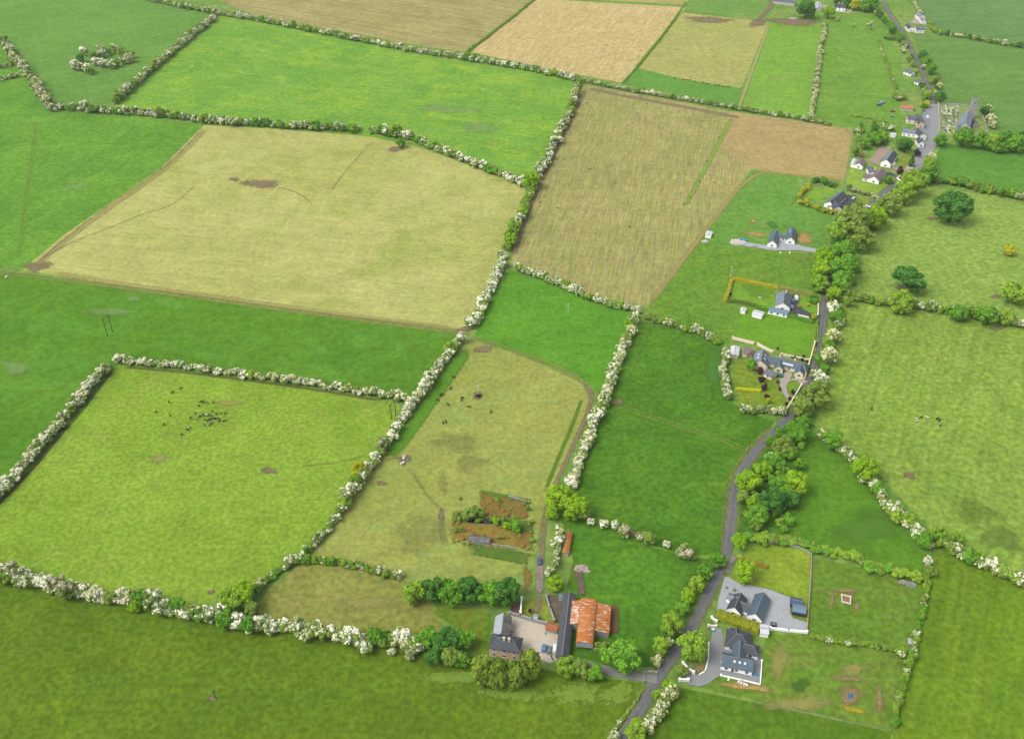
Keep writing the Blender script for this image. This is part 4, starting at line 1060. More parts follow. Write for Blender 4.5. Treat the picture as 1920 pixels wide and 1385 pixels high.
# ================================================================== SINGLE TREES
GT = 'tree'
for x, y, r, k, lb in [
    (1164, 1229, 41, 'green', 'big round chestnut like tree between the rust roofed barn and the road'), (1128, 1216, 17, 'ochre', 'olive crowned tree touching the big round tree by the barn'),
    (1300, 1212, 30, 'olive', 'yellow green round tree at the entrance of the newest house'), (1277, 1258, 13, 'ochre', 'pale loose tree beside the white entrance wall'),
    (1258, 1288, 16, 'lime', 'bright lime tree below the white entrance wall'), (1233, 1302, 12, 'lime', 'smaller lime tree across from the lodge gate'),
    (1194, 1358, 14, 'lime', 'lime tree low on the road verge'), (1190, 1378, 22, 'olive', 'yellowish tree at the bottom of the road'), (1150, 1380, 12, 'half', 'pale flowering bush at the bottom frame edge'),
    (1346, 1050, 19, 'green', 'dense green tree leaning over the road, first above the new houses'), (1322, 1072, 18, 'green', 'green roadside tree next below the densest one'),
    (1306, 1096, 17, 'olive', 'yellowish roadside tree opposite the gravel forecourt'), (1290, 1118, 15, 'lime', 'lime roadside tree with a bright crown'),
    (1280, 1142, 15, 'green', 'small green roadside tree below the lime one'), (1258, 1172, 23, 'olive', 'broad olive roadside tree opposite the clipped hedge'), (1240, 1212, 19, 'olive', 'round olive tree standing by itself left of the road'),
    (1232, 1238, 12, 'cream', 'cream flowering bush below the round olive tree'), (1254, 1204, 10, 'half', 'flowering bush behind the round olive tree'),
    (1386, 1016, 17, 'lime', 'round lime tree at the corner of the yellow green lawn'), (1396, 1074, 22, 'lime', 'low spreading group of young leaves on the yellow green lawn'),
    (1403, 905, 26, 'lime', 'bright lime tree on the bend of the road'), (1392, 932, 14, 'ochre', 'grey green small tree under the bright lime one'), (1430, 885, 20, 'lime', 'lime tree of the copse behind the road bend'),
    (1450, 870, 22, 'green', 'tall green tree of the roadside copse'), (1466, 836, 22, 'ochre', 'olive bronze tree at the top of the copse'), (1445, 858, 12, 'half', 'flowering thorn in the copse'),
    (1490, 908, 26, 'lime', 'large rounded lime tree on the outer side of the copse'), (1462, 905, 24, 'green', 'fresh green tree in the middle of the copse'), (1448, 940, 28, 'dark', 'dark green tree in the lower copse'),
    (1414, 944, 16, 'lime', 'small lime tree by the road below the bend'), (1482, 938, 20, 'dark', 'dark tree at the field side of the copse'), (1420, 965, 22, 'green', 'low green thicket tree above the yellow green lawn'),
    (1500, 812, 22, 'green', 'green tree between the road and the triangular field'), (1508, 790, 14, 'green', 'small green tree near the road junction of hedges'), (1482, 850, 16, 'green', 'green tree above the copse'),
    (1624, 880, 28, 'lime', 'large yellow green tree in the hedge of the mottled pasture'), (1560, 824, 22, 'green', 'pale green full tree at the head of the pasture hedge'), (1728, 1010, 14, 'green', 'round green tree low in the pasture hedge'),
    (1760, 1004, 16, 'olive', 'olive tree where the two pasture hedges meet'), (1796, 1010, 14, 'olive', 'second olive tree where the two pasture hedges meet'),
    (1528, 740, 30, 'ochre', 'large olive tree overhanging the road bend'), (1504, 762, 25, 'ochre', 'bronze tree over the road below the large olive one'), (1540, 714, 15, 'white', 'big white hawthorn beside the large olive road tree'),
    (1408, 684, 12, 'green', 'neat round green tree in the stone bungalow garden'),
    (1786, 390, 36, 'dark', 'wide dark oak standing alone high in the oak pasture'), (1704, 526, 32, 'dark', 'dark spreading oak standing low in the oak pasture'), (1908, 550, 28, 'olive', 'yellowish oak at the right frame edge'),
    (1690, 568, 24, 'olive', 'broad olive tree in the hedge below the dark oak'), (1800, 588, 18, 'green', 'green tree in the hedge below the oak pasture, middle one'), (1850, 592, 22, 'green', 'green tree in the hedge below the oak pasture, outer one'), (1888, 596, 16, 'olive', 'olive tree in the hedge below the yellowish oak'),
    (1604, 416, 36, 'ochre', 'big bronze green tree over the road below the gorse hedge'), (1614, 450, 27, 'ochre', 'bronze tree over the road, lower of the two'), (1572, 436, 24, 'olive', 'olive tree left of the sunken road'), (1640, 410, 24, 'lime', 'bright green tree beside the big bronze one'),
    (1570, 452, 14, 'dark', 'dark tree left of the sunken road'), (1668, 382, 25, 'ochre', 'bronze tree in the row above the oak pasture'), (1692, 362, 24, 'olive', 'olive tree in the row above the oak pasture'), (1650, 392, 16, 'olive', 'small olive tree at the garden wall of the gorse house'),
    (1714, 344, 25, 'olive', 'rounded tree above the oak pasture nearest the village'), (1738, 330, 18, 'green', 'green tree where the pasture hedge meets the road'), (1722, 330, 14, 'green', 'small green tree at the village road corner'),
    (1546, 486, 23, 'lime', 'lime tree left of the shaded road, upper one'), (1541, 508, 21, 'lime', 'lime tree left of the shaded road, middle one'), (1535, 534, 19, 'olive', 'olive tree left of the shaded road, lower one'),
    (1580, 474, 24, 'green', 'green tree right of the shaded road, upper one'), (1582, 504, 29, 'green', 'broad green tree right of the shaded road'), (1576, 532, 22, 'green', 'green tree right of the shaded road, third one'), (1562, 552, 15, 'lime', 'lime tree right of the shaded road, lowest one'),
    (1564, 578, 16, 'white', 'white hawthorn on the road verge, upper one'), (1570, 596, 15, 'green', 'green bush tree on the road verge'), (1562, 632, 16, 'cream', 'cream hawthorn on the road verge, middle one'), (1554, 670, 18, 'cream', 'cream hawthorn on the road verge, lower one'), (1574, 580, 12, 'lime', 'lime bush between verge hawthorns'), (1546, 692, 12, 'green', 'green bush on the verge above the white hawthorn'),
    (1744, 298, 11, 'cream', 'cream blossomed tree at the end of the village street'), (1742, 310, 14, 'olive', 'olive tree below the cream blossomed one'), (1764, 264, 14, 'green', 'round green tree at the churchyard corner'),
    (1808, 258, 20, 'green', 'dense green tree in front of the church'), (1838, 264, 18, 'green', 'second tree of the churchyard belt'), (1862, 268, 16, 'olive', 'olive tree of the churchyard belt'), (1884, 262, 18, 'green', 'taller green tree of the churchyard belt'), (1906, 268, 20, 'green', 'green tree of the belt near the frame edge'), (1926, 262, 20, 'dark', 'dark tree of the belt at the frame edge'), (1876, 276, 14, 'green', 'low tree in front of the churchyard belt'),
    (1764, 183, 11, 'dark', 'dark round tree at the top churchyard corner'), (1846, 208, 9, 'dark', 'small dark yew beside the churchyard wall'), (1852, 204, 9, 'cream', 'cream blossomed tree at the far churchyard corner'), (1858, 222, 11, 'cream', 'cream blossomed tree outside the churchyard wall'), (1862, 234, 9, 'cream', 'lower cream blossomed tree outside the churchyard wall'),
    (1740, 178, 9, 'olive', 'olive tree beside the street above the church'), (1738, 196, 8, 'gorse', 'golden shrub tree opposite the churchyard'), (1756, 150, 9, 'ochre', 'bronze tree right of the village road'), (1746, 130, 12, 'green', 'green tree right of the village road, upper one'), (1738, 116, 12, 'green', 'green tree right of the village road, topmost one'), (1762, 162, 7, 'cream', 'cream thorn right of the village road'), (1730, 104, 10, 'dark', 'dark tree where the far road straightens'),
    (1686, 184, 7, 'cream', 'cream thorn in the village gardens'), (1696, 182, 6, 'olive', 'young tree beside the village cream thorn'), (1728, 160, 8, 'dark', 'dark tree left of the village road'),
    (1512, 18, 19, 'dark', 'large dark bronze tree beside the far farmyard'), (1554, 24, 12, 'lime', 'fresh green tree in front of the far white farmhouse'), (1604, 10, 11, 'gorse', 'golden tree in the belt behind the far farmhouse'), (1590, 4, 12, 'dark', 'dark tree in the belt behind the far farmhouse'), (1624, 12, 12, 'green', 'green tree in the belt behind the far farmhouse'), (1640, 6, 12, 'green', 'green tree at the top of the far road'), (1572, -2, 10, 'dark', 'dark tree above the far farmhouse'),
    (1632, 49, 7, 'cream', 'lone cream thorn in the far green field, larger one'), (1600, 48, 4.5, 'cream', 'lone cream thorn in the far green field, smaller one'), (1570, 36, 5, 'cream', 'cream thorn beside the fresh green far tree'),
    (1692, 332, 0, '', ''), (1665, 337, 9, 'green', 'neat round tree in front of the brown roofed house'),
    (1620, 268, 14, 'green', 'green garden tree beside the tan field corner'), (1606, 282, 12, 'ochre', 'bronze garden tree beside the tan field corner'), (1640, 262, 14, 'green', 'garden tree below the village houses'), (1658, 258, 10, 'olive', 'olive garden tree below the village houses'), (1640, 242, 9, 'dark', 'dark rounded shrub in the village gardens'), (1698, 274, 14, 'dark', 'dark tree behind the slate roofed house'), (1690, 268, 11, 'green', 'green tree behind the slate roofed house'),
    (778, 1112, 24, 'olive', 'yellow olive tree at the head of the dark tree row'), (810, 1106, 26, 'dark', 'dark green tree of the row behind the lodge, first'), (844, 1108, 28, 'green', 'green tree of the row behind the lodge, second'), (880, 1108, 28, 'dark', 'dark tree of the row behind the lodge, third'), (916, 1112, 28, 'green', 'green tree of the row behind the lodge, fourth'), (950, 1112, 27, 'dark', 'dark tree of the row behind the lodge, last before the yard'),
    (800, 1196, 26, 'green', 'green tree beside the lodge lawn, first'), (836, 1206, 30, 'dark', 'dark green tree beside the lodge lawn'), (868, 1202, 24, 'green', 'green tree beside the lodge gable'), (846, 1232, 22, 'ochre', 'olive tree at the edge of the near meadow'), (866, 1236, 18, 'green', 'low green tree at the edge of the near meadow'), (812, 1232, 20, 'dark', 'low dark tree at the edge of the near meadow'),
    (684, 1214, 15, 'white', 'bright white hawthorn standing out of the near hedge'), (770, 1228, 12, 'dusky', 'pinkish hawthorn beside the dark low tree'), (734, 1222, 9, 'white', 'small white hawthorn beside the bright white one'),
    (436, 1124, 26, 'olive', 'yellow olive tree at the corner of the cattle pasture'), (458, 1112, 26, 'lime', 'lime tipped tree at the corner of the cattle pasture'), (424, 1150, 18, 'green', 'green tree in the near hedge below the corner tree'), (470, 1140, 18, 'ochre', 'bronze tree in the near hedge corner'),
    (252, 1136, 14, 'lime', 'lime bush leaning out of the near hedge'), (314, 1136, 14, 'green', 'round green bush at the near hedge'), (10, 1082, 16, 'olive', 'olive bush at the left frame edge'),
    (672, 880, 16, 'gorse', 'yellowish tree in the pasture hedge above the paddock'),
    (1046, 934, 26, 'lime', 'large lime oak beside the dirt track'), (1078, 954, 26, 'lime', 'lime oak next to the large one'), (1092, 958, 18, 'ochre', 'bronze tipped tree beside the lime oaks'), (1034, 962, 14, 'lime', 'small lime tree over the dirt track'),
    (1040, 1094, 17, 'lime', 'round bright lime tree above the long shed'), (1032, 1090, 10, 'green', 'green tree behind the round lime tree'),
    (1108, 978, 9, 'white', 'white hawthorn of the row crossing to the road, first'), (1132, 982, 11, 'white', 'white hawthorn of the row crossing to the road, second'), (1154, 984, 10, 'white', 'white hawthorn of the row crossing to the road, third'), (1170, 996, 14, 'dusky', 'pinkish white hawthorn of the row crossing to the road'),
    (1200, 1006, 10, 'half', 'half green hawthorn of the row crossing to the road'), (1216, 1010, 14, 'ochre', 'bronze bare looking tree of the row crossing to the road'), (1250, 1020, 9, 'white', 'small white hawthorn of the row crossing to the road'), (1284, 1034, 17, 'dusky', 'large pinkish hawthorn at the road end of the row'), (1300, 1044, 8, 'haw', 'green bush at the road end of the row'),
    (1740, 1052, 10, 'white', 'white hawthorn at the corner of the triangular field'), (1744, 1072, 12, 'ochre', 'olive bush below the corner hawthorn'), (1716, 1228, 7, 'white', 'white thorn at the corner of the rough plots'), (1690, 1226, 8, 'half', 'flowering bush near the corner of the rough plots'),
    (1062, 1252, 21, 'olive', 'yellowish tree below the yard gate'), (1088, 1254, 20, 'ochre', 'bronze tree along the lodge drive'), (1116, 1262, 17, 'green', 'green tree along the lodge drive'),
    (756, 242, 0, '', ''), (742, 246, 14, 'olive', 'olive tree in the hedge clump of the straw field'), (752, 268, 11, 'green', 'green tree jutting into the straw field'), (770, 252, 8, 'dusky', 'pinkish thorn in the hedge clump of the straw field'),
    (996, 340, 18, 'lime', 'lime tree where four fields meet'), (1894, 470, 12, 'gorse', 'gorse clump at the right frame edge')]:
    if r:
        shrub = k in ('white', 'half', 'cream', 'dusky')
        tree(x, y, r, k, lb, 'hawthorn_tree' if shrub else 'broadleaf_tree', 'hawthorn' if shrub else 'tree', None, random.uniform(.9, 1.1) * (.74 if 'oak' in lb and r > 27 else .9), 'bush' if r < 9 else 'tree')
for x, y, r, lb in [(1426, 695, 9, 'copper leaved tree by the garage, topmost of the garden row'), (1428, 711, 9, 'copper leaved tree, second of the garden row'), (1433, 726, 9, 'copper leaved tree beside the yellow clipped hedge'), (1438, 743, 7, 'copper leaved tree above the yellow flowering bush'),
                    (1458, 716, 4, 'small copper shrub on the edge of the gravel loop'), (1462, 729, 5, 'copper shrub on the bend of the gravel loop'), (1486, 735, 6, 'copper shrub on the rounded lawn'), (1481, 747, 5.5, 'copper shrub against the long garden wall'), (1475, 757, 4.5, 'copper shrub at the bottom of the garden wall'),
                    (1458, 653, 4, 'copper shrub behind the stone bungalow roof'), (1507, 667, 4, 'copper shrub by the road wall'), (1687, 320, 9, 'round copper leaved tree on the pinkish drive'), (1720, 288, 9, 'loose copper leaved tree by the village street'), (993, 1146, 6, 'dark copper shrub behind the yard wall'), (1369, 552, 4, 'dark shrub in the corner of the square lawn')]:
    tree(x, y, r * .82, 'purple', lb, 'copper_tree', 'tree', None, 1.0, 'bush')
for x, y, lb in [(904, 1258, 'drooping cypress in front of the lodge, first'), (934, 1262, 'drooping cypress in front of the lodge, middle'), (966, 1264, 'drooping cypress in front of the lodge, third'), (996, 1246, 'drooping cypress touching the yard')]:
    tree(x, y, 24, 'weep', lb, 'weeping_cypress', 'tree', None, 1.05)
tree(1711, 300, 7, 'conifer', 'dark pointed conifer between the white house and the street', 'conifer', 'tree', None, 1.15)
for x, y, r, k, lb in [(1388, 1046, 6, 'gorse', 'bright yellow bush at the lawn corner by the road'), (1516, 572, 3.4, 'gorse', 'round yellow shrub in the front lawn'), (1500, 573, 4, 'gorse', 'yellow shrub bed at the curve of the tarmac drive'), (1526, 594, 7, 'gorse', 'golden bush at the gate of the tarmac drive'), (1440, 751, 6, 'gorse', 'yellow flowering bush in the copper tree garden'),
                       (1388, 757, 7, 'lime', 'lime bush in the garden corner'), (1362, 1101, 3, 'ochre', 'round bronze shrub on the gravel forecourt, nearer the road'), (1377, 1106, 3.4, 'ochre', 'round bronze shrub on the gravel forecourt, nearer the roof'), (930, 978, 8, 'lime', 'lime bush by the dark strip'), (952, 985, 10, 'lime', 'lime bush at the end of the dark strip'), (968, 986, 15, 'green', 'green thicket between the weedy pits'), (890, 962, 16, 'haw', 'green thicket above the dark strip'), (875, 966, 12, 'haw', 'low thicket at the end of the dark strip'), (990, 952, 7, 'haw', 'bush at the far end of the upper pit'), (1380, 652, 0, '', '')]:
    if r:
        tree(x, y, r, k, lb, 'garden_shrub', 'shrub', None, .9, 'bush')

# ================================================================== CLIPPED HEDGES, WALLS, FENCES
def clipped(pix, w, h, c1, c2, label, kind):
    """A clipped hedge: a solid row with a leafy skin."""
    pts = resample([W(*p, .1 + h * .6) for p in pix], .9)
    rs = np.random.RandomState(len(label))
    o = Fol()
    for a, b in zip(pts, pts[1:]):
        d = (b - a).normalized()
        nrm = Vector((-d.y, d.x, 0))
        n = 34
        u = rs.uniform(0, 1, n)
        s = rs.uniform(-1, 1, n)
        P, Nn = [], []
        for i in range(n):
            q = a.lerp(b, u[i])
            if rs.uniform() < .5:
                P.append((q.x + nrm.x * s[i] * w / 2, q.y + nrm.y * s[i] * w / 2, h * rs.uniform(.93, 1.06)))
                Nn.append((0, 0, 1))
            else:
                sd = 1 if s[i] > 0 else -1
                P.append((q.x + nrm.x * sd * w / 2, q.y + nrm.y * sd * w / 2, h * rs.uniform(.05, 1)))
                Nn.append((nrm.x * sd, nrm.y * sd, .2))
        v, f = quads(np.array(P), np.array(Nn) + .4 * rs.normal(size=(n, 3)), .26, rs)
        o.add(v, f, np.zeros(n, int), np.clip(rs.uniform(0, 1, n), 0, 1))
        m = (a + b) / 2
        L = (b - a).length * .55
        box = np.array([(m.x + d.x * sx * L + nrm.x * sy * w * .46, m.y + d.y * sx * L + nrm.y * sy * w * .46, z) for z in (0.0, h * .93) for sx, sy in ((-1, -1), (1, -1), (1, 1), (-1, 1))])
        o.add(box, np.array([(4, 5, 6, 7), (0, 1, 5, 4), (1, 2, 6, 5), (2, 3, 7, 6), (3, 0, 4, 7)]), np.zeros(5, int), np.full(5, .3))
    v, f, m, t = o.cat()
    c = v.mean(0) * np.array([1, 1, 0])
    ob = link('clipped_hedge', qmesh('clipped_hedge', v - c, f, m, t), [leafmat('clipped_' + kind, c1, c2, .1)], None, (c[0], c[1], .1))
    return tag(ob, label, 'hedge')
clipped([(1344, 1150), (1384, 1164), (1424, 1178)], 5.0, 2.4, CL(112, 124, 34), CL(158, 164, 48), 'broad clipped yellow green hedge between the two newest houses', 'broad')
clipped([(1398, 1051), (1420, 1056), (1439, 1062)], 1.8, 1.6, CL(126, 112, 46), CL(162, 146, 66), 'low bronze clipped hedge in the yellow green lawn', 'bronze')
clipped([(1379, 729), (1400, 730), (1426, 732)], 1.4, 1.4, CL(160, 170, 20), CL(196, 196, 30), 'bright yellow clipped hedge across the garden lawn', 'yellow')
clipped([(1372, 524), (1366, 545), (1360, 562)], 2.2, 2.0, CL(142, 138, 42), CL(180, 172, 52), 'golden clipped hedge at the far end of the square lawn', 'gold')
clipped([(1375, 522), (1415, 530), (1458, 538)], 2.2, 2.0, CL(142, 140, 34), CL(182, 176, 44), 'golden clipped hedge along the top of the square lawn', 'goldb')
clipped([(1418, 574), (1460, 586), (1524, 603)], 2.4, 1.9, CL(62, 112, 34), CL(112, 156, 48), 'clipped green hedge between the blue roofed annex and the mown paddock', 'green')
clipped([(1362, 563), (1390, 566), (1416, 572)], 2.4, 1.6, CL(70, 98, 42), CL(112, 130, 60), 'dark rough clipped hedge along the foot of the square lawn', 'darkgreen')
clipped([(1530, 608), (1526, 640), (1518, 668)], 1.2, 1.0, CL(96, 130, 40), CL(140, 160, 56), 'narrow clipped hedge between the mown paddock and the road', 'narrow')
clipped([(1460, 539), (1495, 546), (1532, 556)], 2.0, 2.0, CL(124, 124, 56), CL(154, 150, 78), 'brownish clipped hedge above the tarmac drive', 'brown')

WHITE_P = plain('white_render', C(238, 236, 230, 1.25), .05, 1.2, .8, .2)
CREAM_P = plain('cream_render', C(232, 216, 190, 1.45), .06, 1.2, .85, .2)
STONE = plain('rubble_stone', C(196, 176, 150, 1.6), .22, .7, .9, .15, C(170, 156, 138, 1.6))
GSTONE = plain('grey_stone', C(168, 166, 162, 1.7), .2, .8, .9, .15, C(142, 142, 138, 1.7))
FENCE = plain('fence_wood', C(176, 160, 136, 1.8), .15, .5)
def wall(pix, h, t, mat, label, name='boundary_wall', cat='wall', cap=None, piers=True):
    pts = [W(*p) for p in pix]
    o = pts[0]
    b, k, pr = MB(), MB(), []
    for a, c in zip(pts, pts[1:]):
        d = c - a
        L = d.length
        rz = math.atan2(d.y, d.x)
        m = (a + c) / 2 - o
        b.box((m.x, m.y, h / 2), (L + t * .96, t, h), rz)
        k.box((m.x, m.y, h + .05), (L + t * 1.3, t + .16, .1), rz)
    e = empty(name, (o.x, o.y, .12), label, cat)
    b.build('wall_face', mat, e)
    k.build('coping', cap or mat, e)
    if piers:
        for q in (pts[0], pts[-1]):
            q = q - o
            MB().box((q.x, q.y, (h + .4) / 2), (t + .35, t + .35, h + .4)).box((q.x, q.y, h + .46), (t + .55, t + .55, .12), 0, 0, .7).build('pier', cap or mat, e)
    return e
wall([(1527.5, 644), (1518, 678), (1508, 712), (1493, 712)], 1.3, .5, CREAM_P, 'long cream wall turning in beside the road at the stone bungalow')
wall([(1502, 724), (1490, 744), (1471, 775)], 1.3, .5, CREAM_P, 'cream wall running down the road side of the copper tree garden')
wall([(1373, 636), (1412, 646)], 1.7, .5, CREAM_P, 'cream wall behind the metal roofed shed')
wall([(1420, 648), (1448, 662)], 1.7, .5, CREAM_P, 'cream wall behind the rooflit slate roof')
wall([(1465, 667), (1490, 672), (1517, 678)], 1.5, .5, CREAM_P, 'cream wall behind the long stone bungalow')
wall([(1280, 1246), (1290, 1256), (1300, 1263)], 1.5, .5, WHITE_P, 'white curved entrance wall on the near side of the newest drive, upper one')
wall([(1274, 1277), (1290, 1277)], 1.5, .5, WHITE_P, 'short white entrance wall below the newest drive')
wall([(1428, 1240), (1425, 1284), (1393, 1276), (1352, 1267)], .6, .25, WHITE_P, 'low white wall round the corner of the newest paved drive')
wall([(1329, 1205), (1328, 1236), (1322, 1258), (1311, 1265)], .35, .3, WHITE_P, 'pale kerb wall between the round tree and the paved drive', piers=False)
wall([(1334, 1159), (1343, 1166)], 1.0, .45, WHITE_P, 'short white wall stub below the broad clipped hedge')
wall([(1328, 1175), (1342, 1176)], 1.2, .4, CREAM_P, 'short cream wall at the head of the paved drive')
wall([(1444, 1180), (1478, 1184), (1512, 1187)], 1.3, .5, WHITE_P, 'white wall along the bottom of the gravel forecourt')
wall([(1426, 1160), (1424, 1178)], 1.2, .4, WHITE_P, 'white wall joining the bungalow to the storage shed')
wall([(1512, 1186), (1514, 1160), (1519, 1090), (1521, 1040)], 1.0, .3, FENCE, 'long pale post and board fence on the plot side of the lawn', 'garden_fence', 'fence', piers=False)
wall([(1521, 1040), (1500, 1028), (1470, 1020), (1420, 1018)], .8, .3, GSTONE, 'low grey wall along the top of the yellow green lawn', piers=False)
wall([(1624, 388), (1634, 390), (1646, 380)], 1.2, .5, WHITE_P, 'white entrance wall of the gorse hedged house')
wall([(1619, 390), (1624, 396)], 1.2, .5, WHITE_P, 'white wall stub on the near side of the dark drive')
wall([(1700, 318), (1710, 318)], 1.3, .5, CREAM_P, 'cream entrance wall at the pinkish drive')
wall([(1686, 333), (1698, 333), (1704, 326)], 1.2, .5, CREAM_P, 'cream wall between the two village drives')
wall([(1682, 336), (1690, 343)], 1.2, .5, WHITE_P, 'white wall stub beside the dark village drive')
wall([(1690, 344), (1672, 358), (1652, 374)], 1.0, .4, GSTONE, 'grey garden wall along the sunken road', piers=False)
wall([(1759, 194), (1760, 222), (1761, 249)], 1.3, .6, STONE, 'stone churchyard wall along the street')
wall([(1760, 194), (1800, 198), (1839, 205)], 1.2, .6, GSTONE, 'stone churchyard wall on the field side')
wall([(1841, 214), (1847, 234), (1852, 256)], 1.2, .6, GSTONE, 'stone churchyard wall on the far side of the church')
wall([(956, 1153), (976, 1158), (998, 1165), (1024, 1172)], 1.9, .6, GSTONE, 'grey stone wall along the back of the lodge yard')
wall([(978, 1126), (976, 1153)], 2.0, .5, WHITE_P, 'white topped wall beside the reddish earth plot')
wall([(1024, 1121), (1031, 1143), (1039, 1166)], 1.6, .45, GSTONE, 'slanting grey wall of the muddy yard')
wall([(1207, 1262), (1212, 1260), (1231, 1262)], 1.1, .5, GSTONE, 'grey stone splay wall at the lodge gate', piers=False)
wall([(992, 943), (975, 938), (955, 933)], 1.2, .5, GSTONE, 'crumbling wall along the top of the upper weedy pit', piers=False)
wall([(922, 1022), (945, 1026), (968, 1030)], 1.0, .25, GSTONE, 'grey rail wall below the lower weedy pit', piers=False)
wall([(1534, 572), (1533, 592)], .8, .3, WHITE_P, 'low white wall between the front lawn and the road')
wall([(1496, 592), (1506, 594), (1516, 597)], .9, .3, WHITE_P, 'low white wall at the foot of the tarmac drive', piers=False)
wall([(1538, 352), (1545, 352)], .6, .3, GSTONE, 'low grey patio wall in the gorse hedged garden', piers=False)

def wire_fence(pix, label, step=7.0, h=1.25):
    pts = resample([W(*p) for p in pix], step)
    o = pts[0]
    e = empty('wire_fence', (o.x, o.y, .1), label, 'fence')
    pm = MB()
    pm.box((0, 0, h / 2), (.16, .16, h)).box((0, 0, h + .03), (.12, .12, .06), 0, 0, .5)
    me = pm.mesh('post')
    for p in pts[:100]:
        link('post', me, [FENCE], e, p - o)
    w = MB()
    for a, b in zip(pts, pts[1:]):
        for z in (.45, .8, 1.12):
            w.cyl((a.x - o.x, a.y - o.y, z), (b.x - o.x, b.y - o.y, z), .025, .025, 4)
    w.build('wire', plain('wire_steel', C(150, 152, 150), .05), e)
wire_fence([(1440, 1322), (1550, 1346), (1668, 1370)], 'wire fence with pale posts across the bottom of the rough plot')
wire_fence([(1352, 1038), (1354, 980), (1358, 930), (1362, 905)], 'wire fence with pale posts beside the road bend', 6)
wire_fence([(1390, 572), (1382, 604), (1373, 634)], 'wire fence down the edge of the mown paddock', 6)
wire_fence([(1594, 310), (1586, 330), (1580, 346)], 'wire fence between the tan field and the light lawn', 6)

# ================================================================== BUILDINGS
SLATE = roofing('slate', C(92, 102, 114, 2.0), C(108, 118, 128, 2.0))
SLATE_D = roofing('dark_slate', C(66, 70, 80, 2.0), C(80, 84, 92, 2.0))
SLATE_B = roofing('blue_slate', C(84, 104, 118, 2.0), C(98, 118, 130, 2.0), amt=.4)
SLATE_P = roofing('pale_slate', C(128, 142, 154, 2.0), C(112, 126, 140, 2.0))
LICHEN = roofing('lichen_slate', C(92, 90, 88, 2.0), C(146, 142, 134, 2.0), amt=.8)
TIN = roofing('tin', C(182, 188, 192, 2.0), C(160, 166, 170, 2.0))
TINW = roofing('white_tin', C(226, 228, 230, 2.0), C(208, 212, 216, 2.0))
TINB = roofing('blue_tin', C(112, 140, 164, 2.0), C(124, 150, 172, 2.0), amt=.3)
TINN = roofing('navy_tin', C(70, 92, 118, 2.0), C(80, 104, 128, 2.0), amt=.3)
TILE_BR = roofing('brown_tile', C(128, 110, 106, 2.0), C(144, 124, 114, 2.0))
FELT = roofing('felt', C(76, 79, 86, 2.0), C(90, 92, 96, 2.0), amt=.7)
REDTIN = rusty('red_tin', 0.0, C(196, 104, 62), C(220, 170, 140), .1)
ORANGE = roofing('orange_tile', C(214, 128, 72, 2.0), C(196, 112, 64, 2.0))
GREENTIN = roofing('green_tin', C(96, 136, 116, 2.0), C(110, 148, 128, 2.0))
GLASS = plain('window_glass', C(64, 72, 82), .05, 2, .15, .5)
FRAMEW = plain('white_frame', C(232, 232, 230, 1.4), .03)
RIDGE = plain('ridge_tile', C(146, 150, 154), .1, .5)
BRICK = plain('brick', C(176, 124, 96), .2, .3)
PEACH = plain('peach_render', C(214, 186, 160, 1.5), .1, 1.0, .85, .15, C(196, 168, 140, 1.5))
DOORM = plain('door_paint', C(84, 66, 58), .05)
ROCKW = plain('shed_wall', C(190, 184, 172, 1.7), .15, 1)

